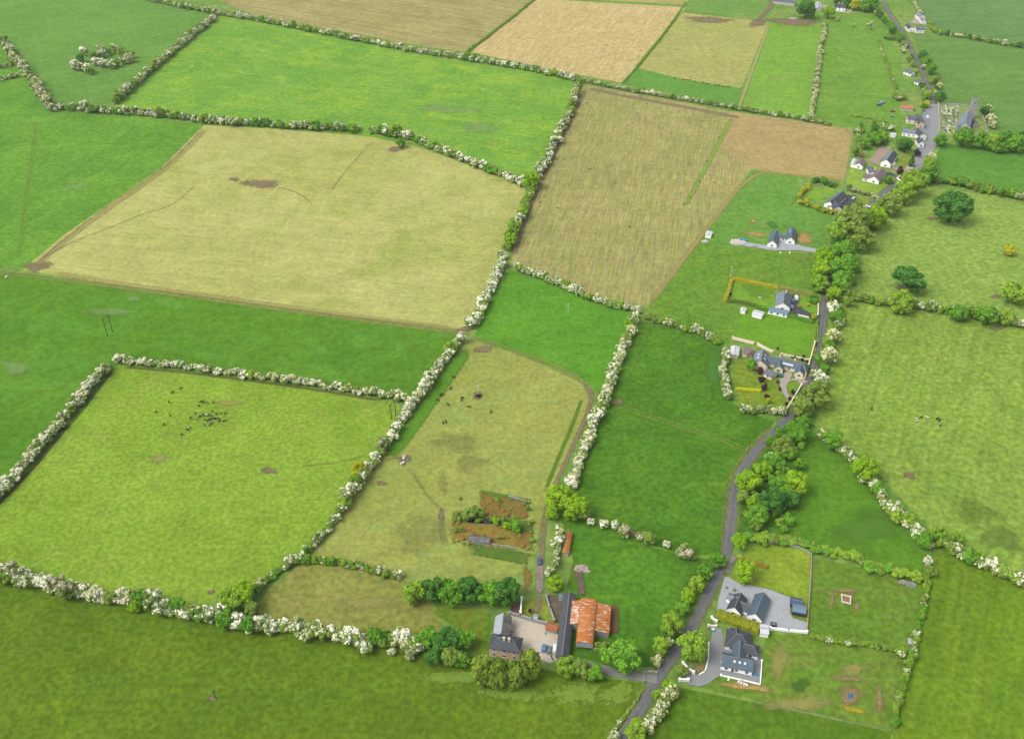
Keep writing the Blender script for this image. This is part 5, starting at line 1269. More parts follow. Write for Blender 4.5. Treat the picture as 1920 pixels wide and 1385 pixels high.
class House:
    def __init__(self, px, py, label, cat='house', name='house', wall=None, ridge=RIDGE):
        self.o = W(px, py)
        self.e = empty(name, (self.o.x, self.o.y, .1), label, cat)
        self.wm, self.ridge = wall or WHITE_P, ridge
        self.roof0 = None
        self.n = 0
    def wing(self, r0, r1, rh, wh, w, roof=SLATE, hip=(0, 0), wall=None, over=.35, win=True, roof2=None, door=False, ground=0.0):
        p0, p1 = W(*r0, rh + .1) - self.o, W(*r1, rh + .1) - self.o
        p0.z = p1.z = 0
        u = (p1 - p0)
        L = u.length
        u.normalize()
        v = Vector((-u.y, u.x, 0))
        up = Vector((0, 0, 1))
        run = w * .42
        s0, s1 = (-run if hip[0] else 0), L + (run if hip[1] else 0)
        P = lambda s, t, z: p0 + u * s + v * t + up * z
        self.n += 1
        eps = .004 * self.n
        h = w / 2
        b = MB()
        if hip[0] or hip[1]:
            b.prism([P(s0, -h, ground), P(s0, h, ground), P(s0, h, wh), P(s0, -h, wh)], u * (s1 - s0))
        else:
            b.prism([P(s0, -h, ground), P(s0, h, ground), P(s0, h, wh), P(s0, 0, rh - .12), P(s0, -h, wh)], u * (s1 - s0))
        b.build('wall', wall or self.wm, self.e)
        sl = (rh - wh) / h
        ze = wh - sl * over
        r = MB()
        t = .16
        if hip[0] or hip[1]:
            a0, a1 = s0 - over, s1 + over
            k = h + over
            top = rh + eps
            vs = [P(a0, -k, ze), P(a1, -k, ze), P(a1, k, ze), P(a0, k, ze), P(0 if hip[0] else a0, 0, top), P(L if hip[1] else a1, 0, top)]
            vs += [q - up * t for q in vs[:4]]
            r.add(vs, [(0, 1, 5, 4), (2, 3, 4, 5), (1, 2, 5), (3, 0, 4), (9, 8, 7, 6), (0, 6, 7, 1), (1, 7, 8, 2), (2, 8, 9, 3), (3, 9, 6, 0)])
            for q, e in (((3, 0), 4), ((1, 2), 5)):
                for i in q:
                    r.cyl(vs[i] + up * .04, vs[e] + up * .04, .1, .1, 5, 1)
        else:
            a0, a1 = s0 - .22, s1 + .22
            for sd in (-1, 1):
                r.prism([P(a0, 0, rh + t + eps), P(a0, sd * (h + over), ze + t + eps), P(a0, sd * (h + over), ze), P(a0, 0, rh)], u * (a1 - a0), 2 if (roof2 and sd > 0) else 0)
        r.prism([P(0, -.14, rh + t + .06), P(0, .14, rh + t + .06), P(0, .16, rh + t - .1), P(0, -.16, rh + t - .1)], u * L, 1)
        ro = r.build('roof', [roof, self.ridge] + ([roof2] if roof2 else []), self.e)
        self.roof0 = self.roof0 or ro
        self.last = (P, L, rh, wh, h, ro, s0, s1)
        if win:
            # openings on the walls that look towards the open side
            for sd in (-1, 1):
                n = v * sd
                k = max(1, int((s1 - s0) / 3.4))
                if n.y < .25 or wh > 4:
                    for i in range(k):
                        s = s0 + (i + .5) * (s1 - s0) / k
                        rows = (1.5,) if wh < 4 else (1.5, wh - .95)
                        for z in rows:
                            self.window(P(s, sd * h, min(z, wh - .75)), n, 1.2, 1.15)
            for s, n in ((s0, -u), (s1, u)):
                if n.y < .3 and not hip[0 if s == s0 else 1]:
                    self.window(P(s, 0, 1.55), n, 1.5, 1.2)
        if door:
            n = v if v.y < 0 else -v
            s = L * .38
            q = P(s, h if v.y < 0 else -h, 1.05)
            m = MB()
            m.box(q + n * .03, (1.0, .12, 2.1), math.atan2(n.y, n.x) + math.pi / 2)
            m.build('door', DOORM, self.e)
        return self
    def window(self, p, n, w, h):
        rz = math.atan2(n.y, n.x) + math.pi / 2
        m = MB()
        m.box(p + n * .02, (w + .2, .12, h + .2), rz).box(p + n * .07 - Vector((0, 0, h / 2 + .14)), (w + .4, .2, .1), rz)
        f = m.build('window', FRAMEW, self.e)
        q = MB()
        q.box(p + n * .07, (w, .06, h), rz)
        q.build('pane', GLASS, f)
    def skylight(self, s, side, down=.45, w=.8, h=1.2):
        P, L, rh, wh, hh, ro = self.last[:6]
        a, b = P(s - w / 2, side * hh * (down - .1), 0), P(s + w / 2, side * hh * (down - .1), 0)
        c, d = P(s + w / 2, side * hh * (down + .1 * h / 1.0), 0), P(s - w / 2, side * hh * (down + .1 * h), 0)
        zz = lambda k: rh + .2 - (rh - wh) * k
        for q, k in ((a, down - .1), (b, down - .1), (c, down + .1 * h), (d, down + .1 * h)):
            q.z = zz(k)
        m = MB()
        m.prism([a, b, c, d], (0, 0, .1))
        m.build('skylight', plain('sky_glass', C(214, 226, 232, 1.6), .04), ro)
        return self
    def chimney(self, px, py, h=1.5, w=.9, d=.6, mat=None, ro=None):
        P, L, rh = self.last[:3]
        q = W(px, py, rh + h * .6) - self.o
        m = MB()
        m.box((q.x, q.y, rh + h / 2 - .5), (w, d, h + 1.0)).box((q.x, q.y, rh + h + .05), (w + .16, d + .16, .12))
        for k in (-.22, .22):
            m.cyl((q.x + k, q.y, rh + h + .1), (q.x + k, q.y, rh + h + .5), .13, .11, 7)
        m.build('chimney', mat or CREAM_P, ro or self.last[5])
        return self

# the old lodge
H = House(948, 1222, 'old two storey lodge with hipped dark slate roof and two cream chimneys', wall=PEACH)
H.wing((944.5, 1149), (940, 1186), 6.6, 4.3, 6.6, TIN, roof2=LICHEN, wall=GSTONE)
H.wing((934, 1195), (963, 1199.5), 8.0, 5.6, 7.4, SLATE_D, (1, 1))
H.chimney(945, 1196.5, 1.5).chimney(954.5, 1198, 1.5)
H.wing((956, 1186), (961, 1187), 3.6, 2.8, 3.2, SLATE_D, win=False)
H = House(1056, 1234, 'very long low shed with dark felt roof down one side of the yard', 'shed', 'long_shed', ROCKW)
H.wing((1068, 1109.5), (1054, 1228), 4.6, 3.1, 5.0, FELT, wall=ROCKW)
H = House(1036, 1182, 'small lean-to shed with red rusted roof at the yard wall', 'shed', 'small_shed', GSTONE)
H.wing((1025, 1170), (1046, 1175), 3.0, 2.4, 3.2, REDTIN, win=False)
H = House(1064, 1022, 'narrow shed with bright orange rusted roof beside the hawthorns', 'shed', 'small_shed', ROCKW)
H.wing((1067, 995), (1060, 1035), 2.6, 2.0, 2.6, rusty('orange_tin', 1.4, C(214, 152, 62), C(198, 130, 60), .2), win=False)
H = House(900, 1013, 'low open shed of weathered grey sheets in the ruined pits', 'shed', 'small_shed', GSTONE)
H.wing((880, 1006), (919, 1010), 2.6, 2.0, 3.4, LICHEN, win=False)
H = House(1052, 1122, 'tiny green roofed hut under the round lime tree', 'shed', 'garden_hut', ROCKW)
H.wing((1049, 1114), (1055, 1115), 2.8, 2.2, 2.4, GREENTIN, win=False)
H = House(1001, 1158, 'small grey roofed hut at the yard gate', 'shed', 'garden_hut', GSTONE)
H.wing((1001, 1154), (1008, 1155), 2.4, 1.9, 2.4, TIN, win=False)

# rust roofed barn
def barn():
    o = W(1100, 1180)
    e = empty('hay_barn', (o.x, o.y, .1), 'barn with rusty round roof and two rusty side lean-tos', 'barn')
    a, b = W(1104, 1122, 6.2) - o, W(1096.5, 1202, 6.2) - o
    a.z = b.z = 0
    u = b - a
    L = u.length
    u.normalize()
    v = Vector((-u.y, u.x, 0))
    if v.x < 0:
        v = -v
    up = Vector((0, 0, 1))
    P = lambda s, t, z: a + u * s + v * t + up * z
    hw, ez, rz = 3.6, 4.6, 1.5
    arc = [(hw * math.cos(t), ez + rz * math.sin(t)) for t in [math.pi * i / 14 for i in range(15)]]
    out = [(x * 1.04, z + .1) for x, z in arc]
    prof = [P(-.3, x, z) for x, z in out] + [P(-.3, x, z - .08) for x, z in reversed(arc)]
    rot = math.atan2(v.y, v.x)
    R1 = rusty('barn_rust', rot, C(218, 138, 70), C(240, 216, 190), .55)
    R2 = rusty('leanto_rust', rot, C(218, 146, 88), C(240, 222, 204), 1.1)
    R3 = rusty('leanto_rust_b', rot, C(216, 136, 66), C(238, 216, 196), .75)
    MB().prism(prof, u * (L + .6)).build('barrel_roof', R1, e)
    wm = MB()
    pr = [P(L - .1, x * .97, z - .1) for x, z in arc]
    wm.prism([P(L - .1, hw * .97, 2.2), *pr, P(L - .1, -hw * .97, 2.2)], u * .1)
    pr = [P(0, x * .97, z - .1) for x, z in arc]
    wm.prism([P(0, hw * .97, 0), *pr, P(0, -hw * .97, 0)], u * .1)
    wm.build('gable_sheeting', plain('pale_sheeting', C(196, 198, 202), .1), e)
    for i in range(6):
        for t in (-hw * .96, hw * .96):
            q = P(.6 + i * (L - 1.2) / 5, t, ez / 2)
            MB().box(q, (.22, .22, ez)).build('post', GSTONE, e)
    for sd, w, s0, s1, mat in ((-1, 3.6, -.1, L * .56, R2), (1, 6.4, .2, L * .66, R3)):
        z0, z1 = ez - .12, ez - .12 - .22 * w
        t0, t1 = sd * (hw + .06), sd * (hw + w)
        MB().prism([P(s0, t0, z0 + .1), P(s0, t1, z1 + .1), P(s0, t1, z1), P(s0, t0, z0)], u * (s1 - s0)).build('lean_to_roof', mat, e)
        MB().prism([P(s0 + .1, t1 - sd * .15, 0), P(s0 + .1, t1 - sd * .3, 0), P(s0 + .1, t1 - sd * .3, z1 + .02), P(s0 + .1, t1 - sd * .15, z1 - .02)], u * (s1 - s0 - .2)).build('side_wall', ROCKW, e)
        MB().prism([P(s1 - .3, sd * (hw + .3), 0), P(s1 - .3, sd * (hw + w - .4), 0), P(s1 - .3, sd * (hw + w - .4), z1), P(s1 - .3, sd * (hw + .3), z0 - .15)], u * .15).build('end_wall', GSTONE, e)
barn()

# newest houses
H = House(1400, 1150, 'white bungalow of two slate gabled wings joined by a link, on gravel')
H.wing((1432, 1110.5), (1416.5, 1150), 5.4, 2.7, 6.4, SLATE_B)
H.wing((1389.5, 1111), (1377.5, 1138), 5.3, 2.7, 6.0, SLATE_D)
H.wing((1386, 1126), (1415, 1139), 4.5, 2.65, 4.6, SLATE_D, win=False)
H.wing((1366, 1113), (1376, 1118), 3.6, 2.6, 3.6, SLATE_P, win=False).chimney(1382, 1121, .9, .7, .6)
H = House(1385, 1245, 'newest house, hipped dark slate main block with blue slate front wing')
H.wing((1381, 1188), (1391, 1190), 5.8, 2.9, 9.2, SLATE_D, (1, 1))
H.wing((1396, 1207), (1413, 1211), 4.8, 2.8, 5.6, SLATE_D, (0, 1))
H.wing((1380, 1176), (1381, 1188), 4.9, 2.8, 3.6, SLATE_D, (1, 0), win=False)
H.wing((1388, 1199), (1385.5, 1234), 5.5, 2.85, 5.2, SLATE_B)
H.wing((1355, 1227.5), (1413, 1239), 5.2, 2.8, 6.8, SLATE_B, door=True)
L = H.last[1]
for k in (.4, .57, .74):
    H.skylight(L * k, -1, .4)
H = House(1432, 1184, 'white flat topped storage shed against the white boundary wall', 'shed', 'storage_shed')
H.wing((1426, 1177), (1441, 1179), 2.9, 2.5, 4.6, TINW, win=False)
H = House(1496, 1132, 'navy roofed garden shed behind the pale blue roofed one', 'shed', 'storage_shed', plain('navy_wall', C(70, 84, 104), .1))
H.wing((1484, 1123), (1505, 1127), 3.2, 2.6, 3.8, TINN, win=False)
H = House(1500, 1148, 'pale blue roofed garden shed with a dark front at the gravel edge', 'shed', 'storage_shed', plain('dark_cladding', C(62, 74, 92), .1))
H.wing((1487, 1137), (1511, 1141.5), 3.2, 2.7, 4.0, TINB, win=False)

# long stone bungalow and its outbuildings
H = House(1460, 690, 'long rambling stone bungalow with slate roofs and small front gables', wall=CREAM_P)
H.wing((1431, 656), (1426.5, 676), 6.6, 3.4, 8.6, SLATE_P, roof2=SLATE)  # one slate roof: lit slope coloured paler, shaded slope darker
L = H.last[1]
for k in (.3, .6):
    H.skylight(L * k, -1, .45, 1.2, 1.6).skylight(L * k, 1, .45, 1.2, 1.6)
H.wing((1434, 667), (1466, 672), 5.2, 2.8, 6.6, SLATE_B)
H.wing((1463.5, 671), (1461, 686), 4.9, 2.8, 5.0, SLATE_B, win=True)
H.chimney(1463, 668, 1.3)
H.wing((1464, 670.5), (1507, 681), 5.4, 2.8, 7.0, SLATE, (0, 1))
H.chimney(1490.5, 674.5, 1.3)
L = H.last[1]
for k in (.22, .32, .42, .52):
    H.skylight(L * k, -1, .7, 2.0, 1.6)
H.wing((1502, 681), (1499.5, 695), 4.9, 2.8, 5.0, SLATE_B)
H = House(1446, 706, 'detached cream garage with dark slate roof beside the copper trees', 'garage', 'garage', CREAM_P)
H.wing((1438.5, 691.5), (1452.5, 699), 4.2, 2.5, 5.2, SLATE)
H = House(1405, 664, 'small brown tiled cottage with a brick arched gable', 'cottage', 'cottage', CREAM_P)
H.wing((1395, 651), (1413, 653), 5.0, 2.6, 6.0, TILE_BR)
H.wing((1409, 652), (1407.5, 661), 4.4, 2.5, 4.0, TILE_BR, wall=BRICK)
H = House(1378, 662, 'pale metal roofed shed at the end of the garden hedge', 'shed', 'storage_shed', ROCKW)
H.wing((1379, 648), (1377.5, 664), 3.2, 2.5, 4.6, TINW, win=False)
# tarmac drive bungalow
H = House(1468, 580, 'grey roofed bungalow with white gable beside the black tarmac drive')
H.wing((1472, 544.5), (1468.7, 568), 5.8, 2.9, 9.4, SLATE_P, roof2=SLATE)  # paler slate paints the lit slope, plain slate the shaded one
H.chimney(1474.5, 547, 1.0, .8, .6)
H.wing((1443, 576), (1478, 583.5), 3.7, 2.6, 4.8, TINB)
H = House(1422, 592, 'white metal roofed shed at the top of the mown paddock', 'shed', 'storage_shed', WHITE_P)
H.wing((1413, 583), (1431, 588), 2.9, 2.4, 5.2, TINW, win=False)
H = House(1394, 582, 'small white hut by the scrub at the mown paddock', 'shed', 'garden_hut', WHITE_P)
H.wing((1395, 576), (1393, 582), 2.6, 2.1, 3.0, TINW, win=False)
# two gabled bungalow
H = House(1466, 462, 'white bungalow with two parallel slate gables and a low link')
H.wing((1455.5, 430.5), (1449, 451), 5.6, 2.7, 6.6, SLATE_B)
H.wing((1486, 425), (1483, 445), 5.6, 2.7, 6.6, SLATE_B)
H.skylight(4, -1, .4, .7, 1.0).skylight(7, -1, .4, .7, 1.0)
H.wing((1454, 438), (1484, 440.5), 4.4, 2.65, 5.0, SLATE_B)
H = House(1329, 442, 'small white container hut at the edge of the brown field', 'shed', 'garden_hut', WHITE_P)
H.wing((1331, 433), (1328, 440), 2.9, 2.4, 4.0, TINW, win=False)
# gorse hedged bungalow
H = House(1570, 384, 'slate roofed white bungalow inside the gorse hedge and black drive')
H.wing((1581, 358.5), (1556, 378), 5.6, 2.8, 8.0, SLATE, roof2=SLATE_D)  # darker slate puts shade into the colour of the far slope
H.wing((1562, 374), (1572, 387), 5.0, 2.75, 6.6, SLATE_D)
# houses with pinkish drive
H = House(1668, 305, 'tall white house with slate slopes coloured lit and shaded above the pinkish drive')
H.wing((1675.5, 282), (1662.5, 299.5), 6.8, 3.9, 8.0, SLATE_P, roof2=SLATE_D)  # same slate both sides; light and shade painted as pale and dark
H.wing((1668, 295), (1677, 302), 4.6, 3.0, 3.6, SLATE_D, win=False)
H = House(1635, 335, 'white house with brown tiled roof above the light lawn')
H.wing((1655, 315), (1640, 331), 6.0, 2.9, 8.6, TILE_BR)
H.wing((1620, 325.5), (1643, 329), 5.0, 2.8, 7.0, TILE_BR)
H.wing((1632, 311), (1637, 322), 4.4, 2.7, 5.0, SLATE, win=False).chimney(1641, 316, 1.2)
H = House(1608, 312, 'white cottage with brown roof and glass lean-to by the tan field', 'cottage', 'cottage')
H.wing((1617, 297), (1611, 306), 5.0, 2.6, 7.0, TILE_BR)
H.wing((1604, 297), (1600, 307), 3.6, 2.4, 3.6, plain('glazing', C(206, 222, 230, 1.8), .05), win=False)
# village street
H = House(1700, 202, 'long orange tiled shed in the village gardens', 'shed', 'storage_shed', ROCKW)
H.wing((1690, 197), (1713, 199), 4.4, 3.0, 6.0, ORANGE, win=False)
H = House(1718, 228, 'pinkish village house with small slate roof facing the street', wall=CREAM_P)
H.wing((1702, 216), (1722, 218), 6.6, 4.2, 7.0, SLATE)
H.wing((1722, 213), (1729, 228), 6.8, 4.4, 6.0, SLATE_D, wall=PEACH)
H = House(1704, 250, 'low village hall with broad pale metal roof', 'hall', 'village_hall', WHITE_P)
H.wing((1694, 241), (1720, 245), 5.2, 3.4, 9.5, SLATE_P)
H = House(1727, 258, 'village house with dark roof and white gable on the street corner')
H.wing((1722, 240), (1732, 250), 6.8, 4.2, 7.0, SLATE_D)
H.wing((1724, 256), (1729, 265), 5.6, 3.4, 5.0, SLATE_D)
H = House(1674, 251, 'low white shed in the village gardens', 'shed', 'storage_shed')
H.wing((1670, 249), (1680, 250), 3.4, 2.6, 4.4, TINW, win=False)
H = House(1704, 138, 'white cottage with grey roof among the village gardens', 'cottage', 'cottage')
H.wing((1700, 129), (1713, 134), 5.0, 2.8, 6.4, SLATE)
H = House(1724, 152, 'white cottage beside the narrow village road', 'cottage', 'cottage')
H.wing((1718, 148), (1730, 151), 4.6, 2.7, 6.0, SLATE)
# far houses
H = House(1576, 16, 'far white farmhouse with two chimneys', 'farmhouse', 'farmhouse')
H.wing((1565, 8), (1586, 9.5), 7.4, 4.8, 7.0, SLATE_D)
H.chimney(1573, 6, 1.4).chimney(1579, 6.5, 1.4)
H = House(1536, 13, 'pale farm shed beside the far farmhouse', 'shed', 'farm_shed', ROCKW)
H.wing((1535, 3), (1536, 14), 5.0, 3.6, 7.0, TIN, win=False)
H = House(1470, 0, 'long grey farm shed at the top frame edge', 'shed', 'farm_shed', ROCKW)
H.wing((1452, -2), (1492, 3), 5.2, 4.0, 9.0, SLATE, win=False)
H = House(1728, 32, 'far white house with pale slate roof', 'house')
H.wing((1722, 23), (1730, 28), 6.2, 3.6, 7.0, SLATE_P)
H.wing((1728, 32), (1733, 38), 4.4, 3.0, 5.0, SLATE_P)
H = House(1722, 56, 'far white house with rooflit slate roof by the hedge')
H.wing((1717, 50.5), (1734, 50.5), 6.2, 3.6, 7.0, SLATE_B)
H.skylight(5, -1).skylight(8, -1).skylight(11, -1)
H.wing((1703, 44), (1710, 51), 5.6, 3.2, 6.0, SLATE_D)

# church
def church():
    H = House(1812, 236, 'grey stone church with slate nave roof and battlemented tower', 'church', 'church', GSTONE)
    H.wing((1816.5, 207), (1811, 228), 10.5, 6.5, 9.5, SLATE_P, win=True)
    H.wing((1811, 229), (1814, 243), 8.2, 5.2, 8.0, TIN)
    H.wing((1801, 231), (1800, 246), 6.6, 4.2, 4.6, SLATE)
    H.wing((1826, 222), (1830, 229), 5.6, 4.0, 4.0, SLATE_D)
    t = W(1819, 222) - H.o
    a = math.radians(-12)
    m = MB()
    m.box((t.x, t.y, 9), (5.0, 5.0, 18), a, 0, .95)
    tw = m.build('tower', GSTONE, H.e)
    bt = MB()
    ca, sa = math.cos(a), math.sin(a)
    for i in range(4):
        for k in (-2.1, -.7, .7, 2.1):
            for x, y in ((k, -2.25), (k, 2.25)) if i < 2 else ((-2.25, k), (2.25, k)):
                bt.box((t.x + x * ca - y * sa, t.y + x * sa + y * ca, 18.5 + .003 * i), (.75, .4, 1.1) if i < 2 else (.4, .75, 1.1), a)
    for x in (-2.3, 2.3):
        for y in (-2.3, 2.3):
            bt.box((t.x + x * ca - y * sa, t.y + x * sa + y * ca, 19.1), (.6, .6, 2.2), a, 0, .3)
    bt.build('battlement', GSTONE, tw)
    H.window(Vector((t.x, t.y, 15.0)) + Vector((sa, -ca, 0)) * 2.4, Vector((sa, -ca, 0)), 1.0, 2.0)
church()

# gravestones
def grave_mesh(i):
    m = MB()
    hh, ww = ((1.1, .75), (1.35, .7), (.9, .8))[i]
    arc = [(ww / 2 * math.cos(t), hh - .25 + .25 * math.sin(t)) for t in [math.pi * k / 8 for k in range(9)]]
    m.prism([(x, 0, z) for x, z in [(ww / 2, 0)] + arc + [(-ww / 2, 0)]], (0, .16, 0))
    m.box((0, .06, .06), (ww + .25, .45, .14)).box((0, -1.1, .05), (ww + .1, 1.9, .1))
    return m.mesh('gravestone')
GR = [grave_mesh(i) for i in range(3)]
GM = [plain('grave_pale', C(226, 222, 210, 1.6), .1, .5), plain('grave_grey', C(176, 176, 172, 1.7), .15, .5), plain('grave_dark', C(110, 110, 112), .12, .5)]
rs = random.Random(4)
for row in range(11):
    y = 199 + row * 4.7
    for c in range(9):
        x = 1765 + c * 4.1 + rs.uniform(-1, 1) + row * .3
        if rs.random() < .2 or abs(y - 218) < 2 or x > 1798:
            continue
        p = W(x, y + rs.uniform(-.8, .8))
        k = rs.choice([0, 0, 1, 1, 2])
        me = GR[k]
        o = link('gravestone', me, None)
        if not me.materials:
            me.materials.append(GM[k])
        o.location = (p.x, p.y, .18)
        o.rotation_euler = (0, 0, rs.uniform(-.12, .12) + .1)
        s = rs.uniform(1.1, 1.6)
        o.scale = (s, s, s)
        tag(o, ('pale', 'grey', 'dark')[k] + ' rounded gravestone in the churchyard rows between street wall and church', 'gravestone', ('pale', 'grey', 'dark')[k] + ' gravestones in the churchyard')

# ================================================================== VEHICLES
TYRE = plain('tyre', C(40, 40, 42), .1, .3)
CARGL = plain('car_glass', C(58, 70, 82), .04, 1, .12, .6)
def car(px, py, deg, col, label, kind='car', z=.36):
    L_, w, h = (4.3, 1.8, 1.45) if kind == 'car' else (5.2, 2.05, 2.3)
    p = W(px, py, .8)
    e = empty('van' if kind == 'van' else 'parked_car', (p.x, p.y, z), label, 'van' if kind == 'van' else 'car', None, math.radians(deg))
    paint = plain('paint', col, .03, 1, .3, .5)
    if kind == 'car':
        low = [(-2.15, .3), (2.1, .3), (2.15, .62), (2.0, .8), (1.05, .92), (-1.9, .96), (-2.15, .8)]
        top = [(.95, .9), (.25, 1.42), (-1.2, 1.45), (-1.95, .94)]
    else:
        low = [(-2.6, .35), (2.55, .35), (2.6, .9), (1.9, 1.25), (-2.6, 1.25)]
        top = [(1.85, 1.22), (1.2, 2.25), (-2.55, 2.3), (-2.58, 1.22)]
    b = MB()
    b.prism([(x, -w / 2, y) for x, y in low], (0, w, 0))
    n = len(top)
    cw = w / 2 * .86
    vs = [(x, s * (w / 2 * .96 if y < 1.3 else cw), y) for s in (-1, 1) for x, y in top]
    b.add(vs, [tuple(range(n)), tuple(range(2 * n - 1, n - 1, -1))] + [(i, i + n, (i + 1) % n + n, (i + 1) % n) for i in range(n)])
    me = b.mesh('body')
    bo = link('body', me, [paint], e)
    bv = bo.modifiers.new('bevel', 'BEVEL')
    bv.width, bv.segments, bv.limit_method = .07, 2, 'ANGLE'
    hi = top[1][1]
    g1 = MB()
    a, c = Vector((top[0][0] + .03, 0, top[0][1] + .06)), Vector((top[1][0] + .04, 0, hi - .06))
    g1.add([(a.x, -w * .4, a.z), (a.x, w * .4, a.z), (c.x, cw * .9, c.z), (c.x, -cw * .9, c.z)], [(0, 1, 2, 3)])
    g1.build('windscreen', CARGL, e)
    if kind == 'car':
        g2 = MB()
        a, c = Vector((top[3][0] + .06, 0, top[3][1] + .1)), Vector((top[2][0] - .08, 0, hi - .08))
        g2.add([(a.x - .05, w * .38, a.z), (a.x - .05, -w * .38, a.z), (c.x - .05, -cw * .88, c.z), (c.x - .05, cw * .88, c.z)], [(0, 1, 2, 3)])
        g2.build('rear_window', CARGL, e)
        for s in (-1, 1):
            g = MB()
            f = [(-1.6, s * (w / 2 * .965 + .01), 1.0), (.68, s * (w / 2 * .965 + .01), .99), (.2, s * (cw + .03), 1.34), (-1.15, s * (cw + .03), 1.37)]
            g.add(f if s < 0 else f[::-1], [(0, 1, 2, 3)])
            g.build('side_window', CARGL, e)
    for x in (-L_ * .31, L_ * .31):
        for s in (-1, 1):
            MB().cyl((x, s * (w / 2 - .2), .32), (x, s * (w / 2 + .02), .32), .33, .33, 14).build('wheel', TYRE, e)
    return e
car(1020, 1214.5, 78, C(96, 150, 196, 2.2), 'bright blue car parked in the lodge yard')
car(1030.5, 1218, 82, C(116, 140, 148, 2.2), 'grey green car parked next to the bright blue one')
car(1041, 1216, 82, C(236, 234, 230, 1.7), 'long white van beside the long shed', 'van')
car(1012, 1052, 84, C(70, 92, 116, 2.2), 'dark blue car on the stony track')
car(1493, 559, 84, C(238, 236, 234, 1.7), 'white van on the tarmac drive', 'van')
car(1487, 563.5, 84, C(120, 144, 160, 2.2), 'grey car close to the bungalow wall, upper one')
car(1484.5, 575, 84, C(150, 180, 196, 2.2), 'pale blue car close to the bungalow wall, lower one')
car(1601, 371.5, 50, C(236, 234, 234, 1.7), 'white car on the black drive of the gorse hedged house')
car(1577.5, 386.5, 14, C(48, 72, 168, 2.2), 'vivid blue car on the black drive of the gorse hedged house')
car(1462.5, 704, -14, C(74, 122, 150, 2.2), 'teal car on the gravel loop')
car(1674, 208.5, 10, C(176, 72, 84, 2.2), 'red car in the village gardens')
car(1674.5, 218, -20, C(130, 176, 190, 2.2), 'pale teal car in the village gardens')
car(1738.5, 221, 80, C(238, 238, 236, 1.7), 'white van on the village forecourt', 'van')
car(1732, 207, 70, C(80, 86, 96, 2.2), 'dark car at the top of the village forecourt')
car(1655, 193, 20, C(160, 188, 204, 2.0), 'pale blue van in the village field, upper one', 'van')
car(1648, 197, 20, C(98, 120, 140, 2.0), 'grey blue van in the village field, lower one', 'van')
car(1758, 63, -12, C(212, 216, 220, 1.9), 'silver car beside the far white house')
car(1617, 294, -25, C(190, 60, 58, 2.2), 'red car behind the white cottage')

# ================================================================== CATTLE
def skin(name, joints, edges, sub=1):
    me = bpy.data.meshes.new(name)
    me.from_pydata([j[0] for j in joints], edges, [])
    o = bpy.data.objects.new(name, me)
    COL.objects.link(o)
    sk = o.modifiers.new('skin', 'SKIN')
    for d, j in zip(me.skin_vertices[0].data, joints):
        r = j[1]
        d.radius = (r, r) if isinstance(r, (int, float)) else r
    me.skin_vertices[0].data[0].use_root = True
    if sub:
        s = o.modifiers.new('sub', 'SUBSURF')
        s.levels = s.render_levels = sub
    dg = bpy.context.evaluated_depsgraph_get()
    out = bpy.data.meshes.new_from_object(o.evaluated_get(dg))
    out.name = name
    bpy.data.objects.remove(o)
    return out
def cow_mesh(graze):
    hd = [((1.15, 0, 1.15), .2), ((1.45, 0, .75), .16), ((1.62, 0, .42), .13), ((1.78, 0, .2), .09)] if graze else [((1.15, 0, 1.42), .21), ((1.42, 0, 1.62), .17), ((1.72, 0, 1.5), .13), ((1.95, 0, 1.36), .09)]
    j = [((-.2, 0, 1.02), .42), ((.35, 0, 1.04), .4), ((.8, 0, 1.12), .34), ((-.75, 0, 1.1), .36), ((-1.0, 0, 1.14), .22)] + hd
    e = [(0, 1), (1, 2), (0, 3), (3, 4), (2, 5), (5, 6), (6, 7), (7, 8)]
    n = len(j)
    for s in (-1, 1):
        j += [((.75, s * .2, .72), .13), ((.74, s * .21, .36), .075), ((.78, s * .21, .02), .07)]
        e += [(2, n), (n, n + 1), (n + 1, n + 2)]
        n += 3
        j += [((-.82, s * .2, .74), .16), ((-.98, s * .21, .42), .08), ((-.9, s * .21, .02), .07)]
        e += [(3, n), (n, n + 1), (n + 1, n + 2)]
        n += 3
        j += [((hd[1][0][0] - .04, s * .24, hd[1][0][2] + .1), .05)]
        e += [(6, n)]
        n += 1
    j += [((-1.16, 0, .9), .04), ((-1.18, 0, .5), .04)]
    e += [(4, n), (n, n + 1)]
    return skin('cow', j, e)
def hide(name, a, b, amt):
    N = NT(name)
    v = N.obj()
    off = N.n('ShaderNodeObjectInfo').outputs['Random']
    cmb = N.n('ShaderNodeVectorMath', operation='ADD')
    N.l(v, cmb.inputs[0])
    N.l(N.grey(N.math('MULTIPLY', off, 37.0)), cmb.inputs[1])
    f = N.rng(N.noise(cmb.outputs[0], 1.3, 1, .4), .52 - amt, .54 - amt)
    return N.done(N.bsdf(N.mix(f, a, b), .7, .2))
COWS = {}
for gz in (0, 1):
    for nm, a, b, amt in (('black', C(30, 28, 28), C(36, 32, 30), 0), ('pied', C(28, 28, 28), C(236, 232, 224, 1.8), -.02), ('white', C(232, 224, 212, 1.8), C(222, 214, 200, 1.8), 0)):
        me = cow_mesh(gz)
        me.materials.append(hide('hide_%s' % nm, a, b, amt))
        COWS[gz, nm] = me
rc = random.Random(9)
def cow(px, py, kind, label, group, s=1.0, rz=None):
    p = W(px, py, .6)
    o = link('cow', COWS[rc.randrange(2), kind], None)
    o.location = (p.x, p.y, .12)
    o.rotation_euler = (0, 0, rc.uniform(0, 6.28) if rz is None else rz)
    o.scale = (s, s, s)
    return tag(o, label, 'cow', group)
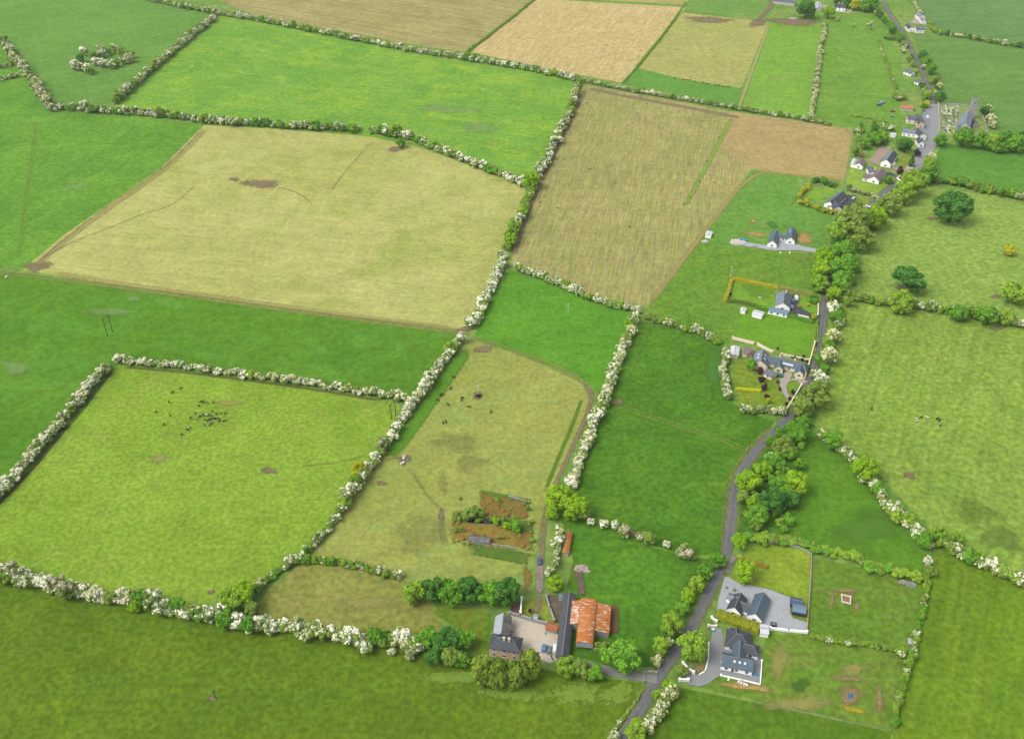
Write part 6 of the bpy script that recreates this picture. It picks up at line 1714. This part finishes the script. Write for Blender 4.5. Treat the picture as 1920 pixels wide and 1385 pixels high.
for i, (x, y) in enumerate([(1358, 142), (1293, 174), (1268, 248), (1171, 321), (1275, 348), (1228, 413), (1363, 490), (1404, 453), (1420, 438), (1508, 243), (1525, 248), (1556, 252), (1596, 250), (1490, 275), (1465, 332), (1590, 315), (1622, 335), (1655, 330), (1690, 332), (1428, 365), (1465, 370), (1500, 354), (1527, 346), (1551, 342), (1566, 348), (1590, 354), (1600, 366), (1583, 376), (1614, 372), (1635, 370), (1540, 382), (1562, 383), (1588, 398), (1645, 388), (1682, 388), (1530, 418), (1577, 418)]):
    pied = i % 3 == 2 and 1400 < x
    out = x < 1320
    cow(x / 4, 692 + y / 4, 'pied' if pied else 'black', 'black and white cow standing in the close herd' if pied else ('black cow grazing apart from the herd in the yellow green pasture' if out else 'black cow standing in the close herd'), 'cattle, ' + ('pied cows in the herd' if pied else ('black cows apart' if out else 'black cows in the herd')), .8)
for x, y in [(1480, 58), (1460, 147), (1382, 194), (1400, 187), (1358, 230), (1548, 215), (1540, 233), (1442, 266), (1597, 282), (1760, 321), (1402, 404), (1424, 396)]:
    cow(480 + x / 4, 692 + y / 4, 'black', 'black cow scattered over the worn paddock', 'black cows in the paddock', 0.86)
for x, y in [(1652, 202), (1664, 196), (1678, 199), (1672, 210)]:
    cow(480 + x / 4, 692 + y / 4, 'black', 'black cow crowding the foot of the lone paddock pole', 'black cows at the pole', 0.86)
for x, y in [(1222, 587), (1282, 597), (1307, 602), (1335, 603), (1365, 613), (1432, 625), (1462, 632), (1525, 643), (1553, 646), (1588, 653), (1620, 653)]:
    cow(960 + x / 4, y / 4, 'black', 'black cow in the feeding row at the edge of the far olive field', 'black cows in the far row', 0.95, rc.uniform(-.3, .3))
for x, y in [(1013, 778), (560, 772), (582, 1270), (390, 1192), (1552, 1033), (1466, 1207), (1408, 1357), (1521, 1368), (393, 1394), (210, 1517), (342, 1558), (882, 1702), (1335, 1479), (1286, 1534)]:
    cow(960 + x / 4, y / 4, 'black', 'small dark calf wandering on the brown striped field', 'dark calves on the brown field', .7)
for x, y, k, lb in [(1634.5, 766, 'black', 'black cow alone near the road side of the mottled pasture'), (1728, 782, 'black', 'black cow between two white ones in the mottled pasture'), (1757, 785, 'black', 'black cow walking ahead in the mottled pasture, upper one'), (1762, 788, 'black', 'black cow close behind the walking one in the mottled pasture'), (1765, 798, 'pied', 'black and white cow below the walking black ones'), (1718, 785, 'white', 'white cow at the end of the small group in the mottled pasture'), (1720, 789, 'white', 'second white cow touching the end one'), (1737.5, 782, 'white', 'white cow in the middle of the small group')]:
    cow(x, y, k, lb, 'cattle in the mottled pasture', 0.86)

# ================================================================== POLES AND SMALL THINGS
PALEP = plain('pale_pole', C(206, 206, 196, 1.6), .06)
DARKP = plain('tarred_pole', C(84, 86, 74), .1)
def pole(px, py, top, label, mat=DARKP, r=.22):
    p = W(px, py)
    h = max(5, (py - top) / (scale_at(p) * .8))
    e = empty('utility_pole', (p.x, p.y, .1), label, 'pole')
    m = MB()
    m.cyl((0, 0, 0), (0, 0, h), r, r * .7, 8)
    m.build('mast', mat, e)
    c = MB()
    c.box((0, 0, h - .4), (2.2, .16, .18), .5)
    a = c.build('crossarm', mat, e)
    for k in (-.95, 0, .95):
        MB().cyl((k * math.cos(.5), k * math.sin(.5), h - .3), (k * math.cos(.5), k * math.sin(.5), h + .05), .08, .05, 6).build('insulator', PALEP, a)
def hpole(p0, p1, top, label):
    a, b = W(*p0), W(*p1)
    h = (p0[1] - top) / (scale_at(a) * .84)
    e = empty('twin_pole', (a.x, a.y, .1), label, 'pole')
    d = b - a
    MB().cyl((0, 0, 0), (0, 0, h), .24, .18, 8).build('mast', DARKP, e)
    MB().cyl((d.x, d.y, 0), (d.x, d.y, h), .24, .18, 8).build('mast', DARKP, e)
    m = d / 2
    c = MB().box((m.x, m.y, h - .5), (d.length + 3.0, .2, .24), math.atan2(d.y, d.x)).build('crossarm', DARKP, e)
    u = d.normalized()
    for k in (-d.length / 2 - 1.2, 0, d.length / 2 + 1.2):
        q = m + u * k
        MB().cyl((q.x, q.y, h - .9), (q.x, q.y, h - .6), .1, .08, 6).build('insulator', PALEP, c)
hpole((202, 631), (211.5, 623), 598, 'twin dark pole with crossarm standing in the deep green strip')
hpole((734, 786), (742, 778), 757, 'twin dark pole standing by the hawthorn hedge corner')
pole(405, 1309, 1289, 'small dark pole in the near meadow')
pole(1065, 590, 571, 'pale pole standing in the bright wedge field', PALEP)
pole(897, 741, 722, 'pale pole among the cattle of the worn paddock', PALEP)
pole(1185, 482, 466, 'pale pole in the brown striped field', PALEP)
pole(1369, 520, 502, 'pale pole behind the golden hedge corner', PALEP)
pole(1375, 304, 292, 'pale pole in the bare tan field', PALEP)
for x, y, lb in [(757, 858, 'pale water trough, upper of the two on the muddy patch'), (754.5, 868, 'pale water trough, lower of the two on the muddy patch'), (12, 519, 'pale round water trough by the farm track at the left frame edge'), (980.5, 1218, 'pale green oil tank against the lodge wall')]:
    if lb:
        p = W(x, y, .5)
        m = MB()
        m.box((0, 0, .4), (2.2, 1.1, .8), 0, 0, 1.08)
        m.box((0, 0, .84), (2.1, 1.0, .06))
        e = empty('water_trough' if 'trough' in lb else 'oil_tank', (p.x, p.y, .15), lb, 'trough' if 'trough' in lb else 'tank', None, random.uniform(0, 3))
        m.build('basin' if 'trough' in lb else 'tank_shell', plain('pale_tub', C(214, 214, 202, 1.7), .1), e)
        MB().box((0, 0, .9), (.5, .5, .1)).build('lid', PALEP, e)
def gate(p0, p1, label, mat=None):
    a, b = W(*p0), W(*p1)
    d = b - a
    e = empty('field_gate', (a.x, a.y, .12), label, 'gate')
    g = MB()
    for z in (.3, .5, .7, .9, 1.15):
        g.cyl((0, 0, z), (d.x, d.y, z), .05, .05, 5)
    g.cyl((0, 0, .3), (d.x, d.y, 1.15), .04, .04, 5)
    g.build('gate_bars', mat or PALEP, e)
    for q in (Vector((0, 0, 0)), d):
        MB().box((q.x, q.y, .7), (.25, .25, 1.4)).box((q.x, q.y, 1.42), (.3, .3, .06)).build('gate_post', GSTONE, e)
gate((1397, 847), (1402, 841), 'pale metal gate from the road into the rich green field')
gate((1032, 1230), (1037, 1239), 'dark open gate at the corner of the lodge yard', DOORM)
gate((1207, 1268), (1208, 1280), 'pale gate at the lodge entrance by the road')

def heap(px, py, r, n, mat, label, name='rubble_heap', cat='heap', hh=.5, chunk=.5):
    p = W(px, py)
    rs = random.Random(n)
    m = MB()
    for i in range(n):
        a, q = rs.uniform(0, 6.28), rs.uniform(0, 1) ** .6
        z = hh * r * (1 - q) * rs.uniform(.3, 1)
        s = chunk * rs.uniform(.5, 1.5)
        m.box((math.cos(a) * q * r, math.sin(a) * q * r * .7, z + s * .3), (s, s * rs.uniform(.5, 1), s * .7), rs.uniform(0, 3), 0, rs.uniform(.5, .9))
    o = m.build(name, mat, None, (p.x, p.y, .15))
    return tag(o, label, cat)
heap(1090, 1066, 3.4, 160, plain('pale_rubble', C(206, 188, 176, 1.8), .2, 1), 'pinkish white rubble heap behind the rust roofed barn')
heap(1100, 1072, 1.6, 60, plain('pale_rubble2', C(196, 180, 168, 1.8), .2, 1), 'small rubble heap at the end of the larger one')
heap(1692, 1092, 2.0, 60, GSTONE, 'grey stone heap by the corner hedge, first')
heap(1709, 1097, 2.4, 70, GSTONE, 'grey stone heap by the corner hedge, larger one')
heap(1384, 455, 6.0, 160, plain('pallets', C(220, 210, 196, 1.8), .15, 1), 'pale stack of building material beside the blue tarpaulin', 'timber_stack', 'stack', .12, 1.2)
heap(1415, 463, 3.0, 60, plain('site_grey', C(176, 178, 180, 1.8), .15, 1), 'grey heap of building rubble past the tarpaulin', hh=.3)
heap(1322, 453, 2.6, 26, TINW, 'scattered pale sheets below the white container hut', 'sheet_pile', 'heap', .05, 1.0)
heap(1486, 36, 5.0, 60, plain('farm_scrap', C(200, 190, 180, 1.8), .2, 1), 'pale scrap heap below the far farmyard', hh=.15, chunk=1.0)
for x, y in [(1366, 1273.5), (1385, 1278), (1390, 1280), (1395.5, 1282), (1400, 1284)]:
    p = W(x, y, .4)
    m = MB()
    m.box((0, 0, .45), (.95, .95, .9), random.uniform(0, 1.5), 0, .85)
    o = m.build('builders_bag', plain('white_bag', C(236, 232, 226, 1.6), .06, .5), None, (p.x, p.y, .15))
    bv = o.modifiers.new('b', 'BEVEL')
    bv.width, bv.segments = .12, 2
    tag(o, 'white bulk bag standing outside the low white corner wall', 'bag', 'white bags outside the corner wall')
def tarp(px, py, w, l, h, rz, mat, label, name='tarpaulin'):
    p = W(px, py, h)
    m = MB()
    n = 6
    vs = []
    for i in range(n + 1):
        for j in range(n + 1):
            a, b = i / n * 2 - 1, j / n * 2 - 1
            z = h * (1 - .55 * max(abs(a), abs(b)) ** 3) + random.uniform(-.06, .06)
            vs.append((a * w / 2, b * l / 2, z))
    k = len(vs)
    vs += [(x, y, .02) for x, y, z in vs]
    fs = []
    for i in range(n):
        for j in range(n):
            q = i * (n + 1) + j
            fs += [(q, q + n + 1, q + n + 2, q + 1), (q + k, q + 1 + k, q + n + 2 + k, q + n + 1 + k)]
    rim = [i for i in range(n + 1)] + [i * (n + 1) + n for i in range(1, n + 1)] + [n * (n + 1) + j for j in range(n - 1, -1, -1)] + [i * (n + 1) for i in range(n - 1, 0, -1)]
    for a, b in zip(rim, rim[1:] + rim[:1]):
        fs.append((a, b, b + k, a + k))
    m.add(vs, fs)
    o = m.build(name, mat, None, (p.x, p.y, .2))
    o.rotation_euler = (0, 0, rz)
    return tag(o, label, 'tarpaulin')
BLUE = plain('blue_tarp', C(40, 140, 200, 1.9), .08, .8, .5, .3)
tarp(1393, 449, 6.2, 3.6, 1.6, -.15, BLUE, 'bright blue tarpaulin over a stack by the stony track')
tarp(1595, 1304, 2.0, 2.6, .4, -.2, plain('blue_cover', C(70, 122, 150, 2.2), .1, .8), 'small blue cover lying on the disturbed soil')
tarp(1707.5, 1200.5, 2.0, 3.4, .9, -.3, TIN, 'grey covered load beside the corner of the plots')
tarp(1417, 1262, 2.0, 1.6, .9, -.15, plain('blue_tub', C(80, 140, 180, 1.9), .1), 'small blue covered tub at the corner of the newest house')
def square_wall(c, label):
    o = W(*c[0])
    e = empty('block_foundation', (o.x, o.y, .2), label, 'foundation')
    for a, b in zip(c, c[1:] + c[:1]):
        p, q = W(*a) - o, W(*b) - o
        d = q - p
        m = (p + q) / 2
        MB().box((m.x, m.y, .35), (d.length - .5, .45, .7), math.atan2(d.y, d.x)).box((m.x, m.y, .74), (d.length - .62, .4, .09), math.atan2(d.y, d.x)).build('block_wall', plain('pink_block', C(228, 206, 190, 1.6), .1, .5), e)
        MB().box((p.x, p.y, .4), (.52, .52, .82)).build('corner_block', plain('pink_block2', C(228, 206, 190, 1.6), .1, .5), e)
square_wall([(1577.5, 1116), (1594.5, 1120), (1593.5, 1133), (1578.5, 1129)], 'low square of pale pink foundation blocks in the rough plot')
p = W(1450, 1171, .4)
e = empty('hot_tub', (p.x, p.y, .34), 'dark square tub on the gravel by the white wall', 'tub', None, -.2)
MB().box((0, 0, .45), (2.4, 2.0, .9)).build('tub_shell', plain('tub_dark', C(60, 76, 82), .1), e)
MB().box((.05, 0, .92), (1.5, 1.2, .06)).build('tub_lid', plain('tub_lid', C(124, 150, 146), .1), e)
for x, y, r, lb in [(1337, 1180, 1.1, 'small round blue pool at the head of the paved drive')]:
    p = W(x, y, .3)
    e = empty('garden_pool', (p.x, p.y, .33), lb, 'pool')
    MB().cyl((0, 0, 0), (0, 0, .45), r, r * .95, 18).build('rim', plain('pool_rim', C(96, 140, 180), .05), e)
    MB().cyl((0, 0, .4), (0, 0, .48), r * .75, r * .75, 18).build('pool_water', plain('pool_blue', C(190, 220, 236, 1.8), .05, 1, .2), e)
p = W(1460, 443)
# beehive-like white cover, picnic table, hay things in the gardens
def table(px, py, label):
    p = W(px, py, .5)
    e = empty('garden_table', (p.x, p.y, .16), label, 'table', None, random.uniform(0, 1.5))
    wm = plain('bleached_wood', C(206, 196, 176, 1.7), .1, .5)
    MB().box((0, 0, .74), (1.9, .9, .08)).build('table_top', wm, e)
    for s in (-1, 1):
        MB().box((0, s * .85, .44), (1.9, .3, .07)).build('bench', wm, e)
        MB().box((s * .7, 0, .35), (.1, 1.8, .7), 0, 0, .6).build('leg', wm, e)
table(1597.5, 321, 'pale picnic table on the light lawn')
table(1667.5, 277, 'pale picnic table behind the tall white house')
table(1424.6, 558.6, 'pale picnic table on the square lawn')
for x, y in [(1463.5, 474), (1481, 474)]:
    p = W(x, y, .5)
    m = MB()
    m.cyl((0, 0, 0), (0, 0, .9), .65, .6, 12).cyl((0, 0, .9), (0, 0, 1.15), .6, .25, 12)
    tag(m.build('wrapped_bale', plain('bale_wrap', C(238, 238, 232, 1.6), .04), None, (p.x, p.y, .15)), 'white wrapped bale on the grass below the grey drive', 'bale', 'white bales below the grey drive')

# person in the yard
hd = [((0, 0, .95), .15), ((0, 0, 1.2), .16), ((0, 0, 1.42), .15), ((0, 0, 1.52), .06), ((0, 0, 1.62), .09), ((0, 0, 1.72), .09)]
e_ = [(0, 1), (1, 2), (2, 3), (3, 4), (4, 5)]
n_ = 6
for s in (-1, 1):
    hd += [((s * .1, 0, .86), .1), ((s * .12, .04 * s, .48), .07), ((s * .12, .1 * s, .06), .05), ((s * .12, .1 * s - .14, .03), .045)]
    e_ += [(0, n_), (n_, n_ + 1), (n_ + 1, n_ + 2), (n_ + 2, n_ + 3)]
    n_ += 4
    hd += [((s * .21, 0, 1.4), .065), ((s * .27, 0, 1.12), .05), ((s * .27, -.08, .88), .04), ((s * .27, -.11, .78), .035)]
    e_ += [(2, n_), (n_, n_ + 1), (n_ + 1, n_ + 2), (n_ + 2, n_ + 3)]
    n_ += 4
pm_ = skin('person', hd, e_)
pm_.materials.append(plain('dark_clothes', C(52, 52, 64), .1))
pm_.materials.append(plain('skin_tone', C(214, 170, 146), .05))
for f_ in pm_.polygons:
    if f_.center.z > 1.54 or (abs(f_.center.x) > .2 and f_.center.z < .86):
        f_.material_index = 1
p = W(1023, 1188, .8)
po = tag(link('person', pm_, None, None, (p.x, p.y, .33)), 'person in dark clothes standing on the pale lodge yard', 'person')
MB().cyl((0, .01, 1.68), (0, .01, 1.84), .105, .06, 10).build('hair', plain('brown_hair', C(60, 46, 38), .1), po)

# ================================================================== AIR, LIGHT, CAMERA
HAZE = 0.000034
if HAZE:
    b = MB()
    b.box((0, 4500, 180), (17000, 16000, 364))
    N = NT('air')
    v = N.n('ShaderNodeVolumePrincipled')
    v.inputs['Color'].default_value = (.94, .97, 1.0, 1)
    v.inputs['Density'].default_value = HAZE
    v.inputs['Anisotropy'].default_value = 0.2
    N.l(v.outputs[0], N.out.inputs['Volume'])
    tag(b.build('haze', N.m), 'thin haze over the far fields', None, None, 'stuff')

w = bpy.data.worlds.new('World')
S.world = w
w.use_nodes = True
nt = w.node_tree
sky = nt.nodes.new('ShaderNodeTexSky')
sky.sky_type = 'NISHITA'
sky.sun_disc = False
SUN_EL, SUN_AZ = math.radians(52), math.radians(-112)     # azimuth from +Y (away from the camera), clockwise
sky.sun_elevation = SUN_EL
sky.sun_rotation = SUN_AZ
sky.air_density, sky.dust_density, sky.ozone_density = 1.0, 3.0, 1.0
hs = nt.nodes.new('ShaderNodeHueSaturation')
hs.inputs['Saturation'].default_value = 0.22
nt.links.new(sky.outputs[0], hs.inputs['Color'])
nt.links.new(hs.outputs[0], nt.nodes['Background'].inputs[0])
nt.nodes['Background'].inputs[1].default_value = 0.15

ld = bpy.data.lights.new('sun', 'SUN')
ld.energy, ld.angle, ld.color = 1.0, math.radians(28), (1.0, .955, .86)
lo = bpy.data.objects.new('sun', ld)
COL.objects.link(lo)
dirv = Vector((math.sin(SUN_AZ) * math.cos(SUN_EL), math.cos(SUN_AZ) * math.cos(SUN_EL), math.sin(SUN_EL)))
lo.rotation_euler = dirv.to_track_quat('Z', 'Y').to_euler()

cd = bpy.data.cameras.new('camera')
cd.sensor_fit, cd.sensor_width, cd.lens = 'HORIZONTAL', 36.0, 36.0 * F / 1920.0
cd.clip_start, cd.clip_end = 1.0, 30000.0
co = bpy.data.objects.new('camera', cd)
COL.objects.link(co)
co.location = (0, 0, HC)
co.rotation_euler = (math.pi / 2 - TH, 0, 0)
S.camera = co
S.view_settings.view_transform = 'Standard'
S.view_settings.look = 'None'
S.view_settings.gamma = 1.0
S.view_settings.exposure = 1.09
S.cycles.max_bounces = 6
S.cycles.transparent_max_bounces = 12
S.cycles.volume_bounces = 1
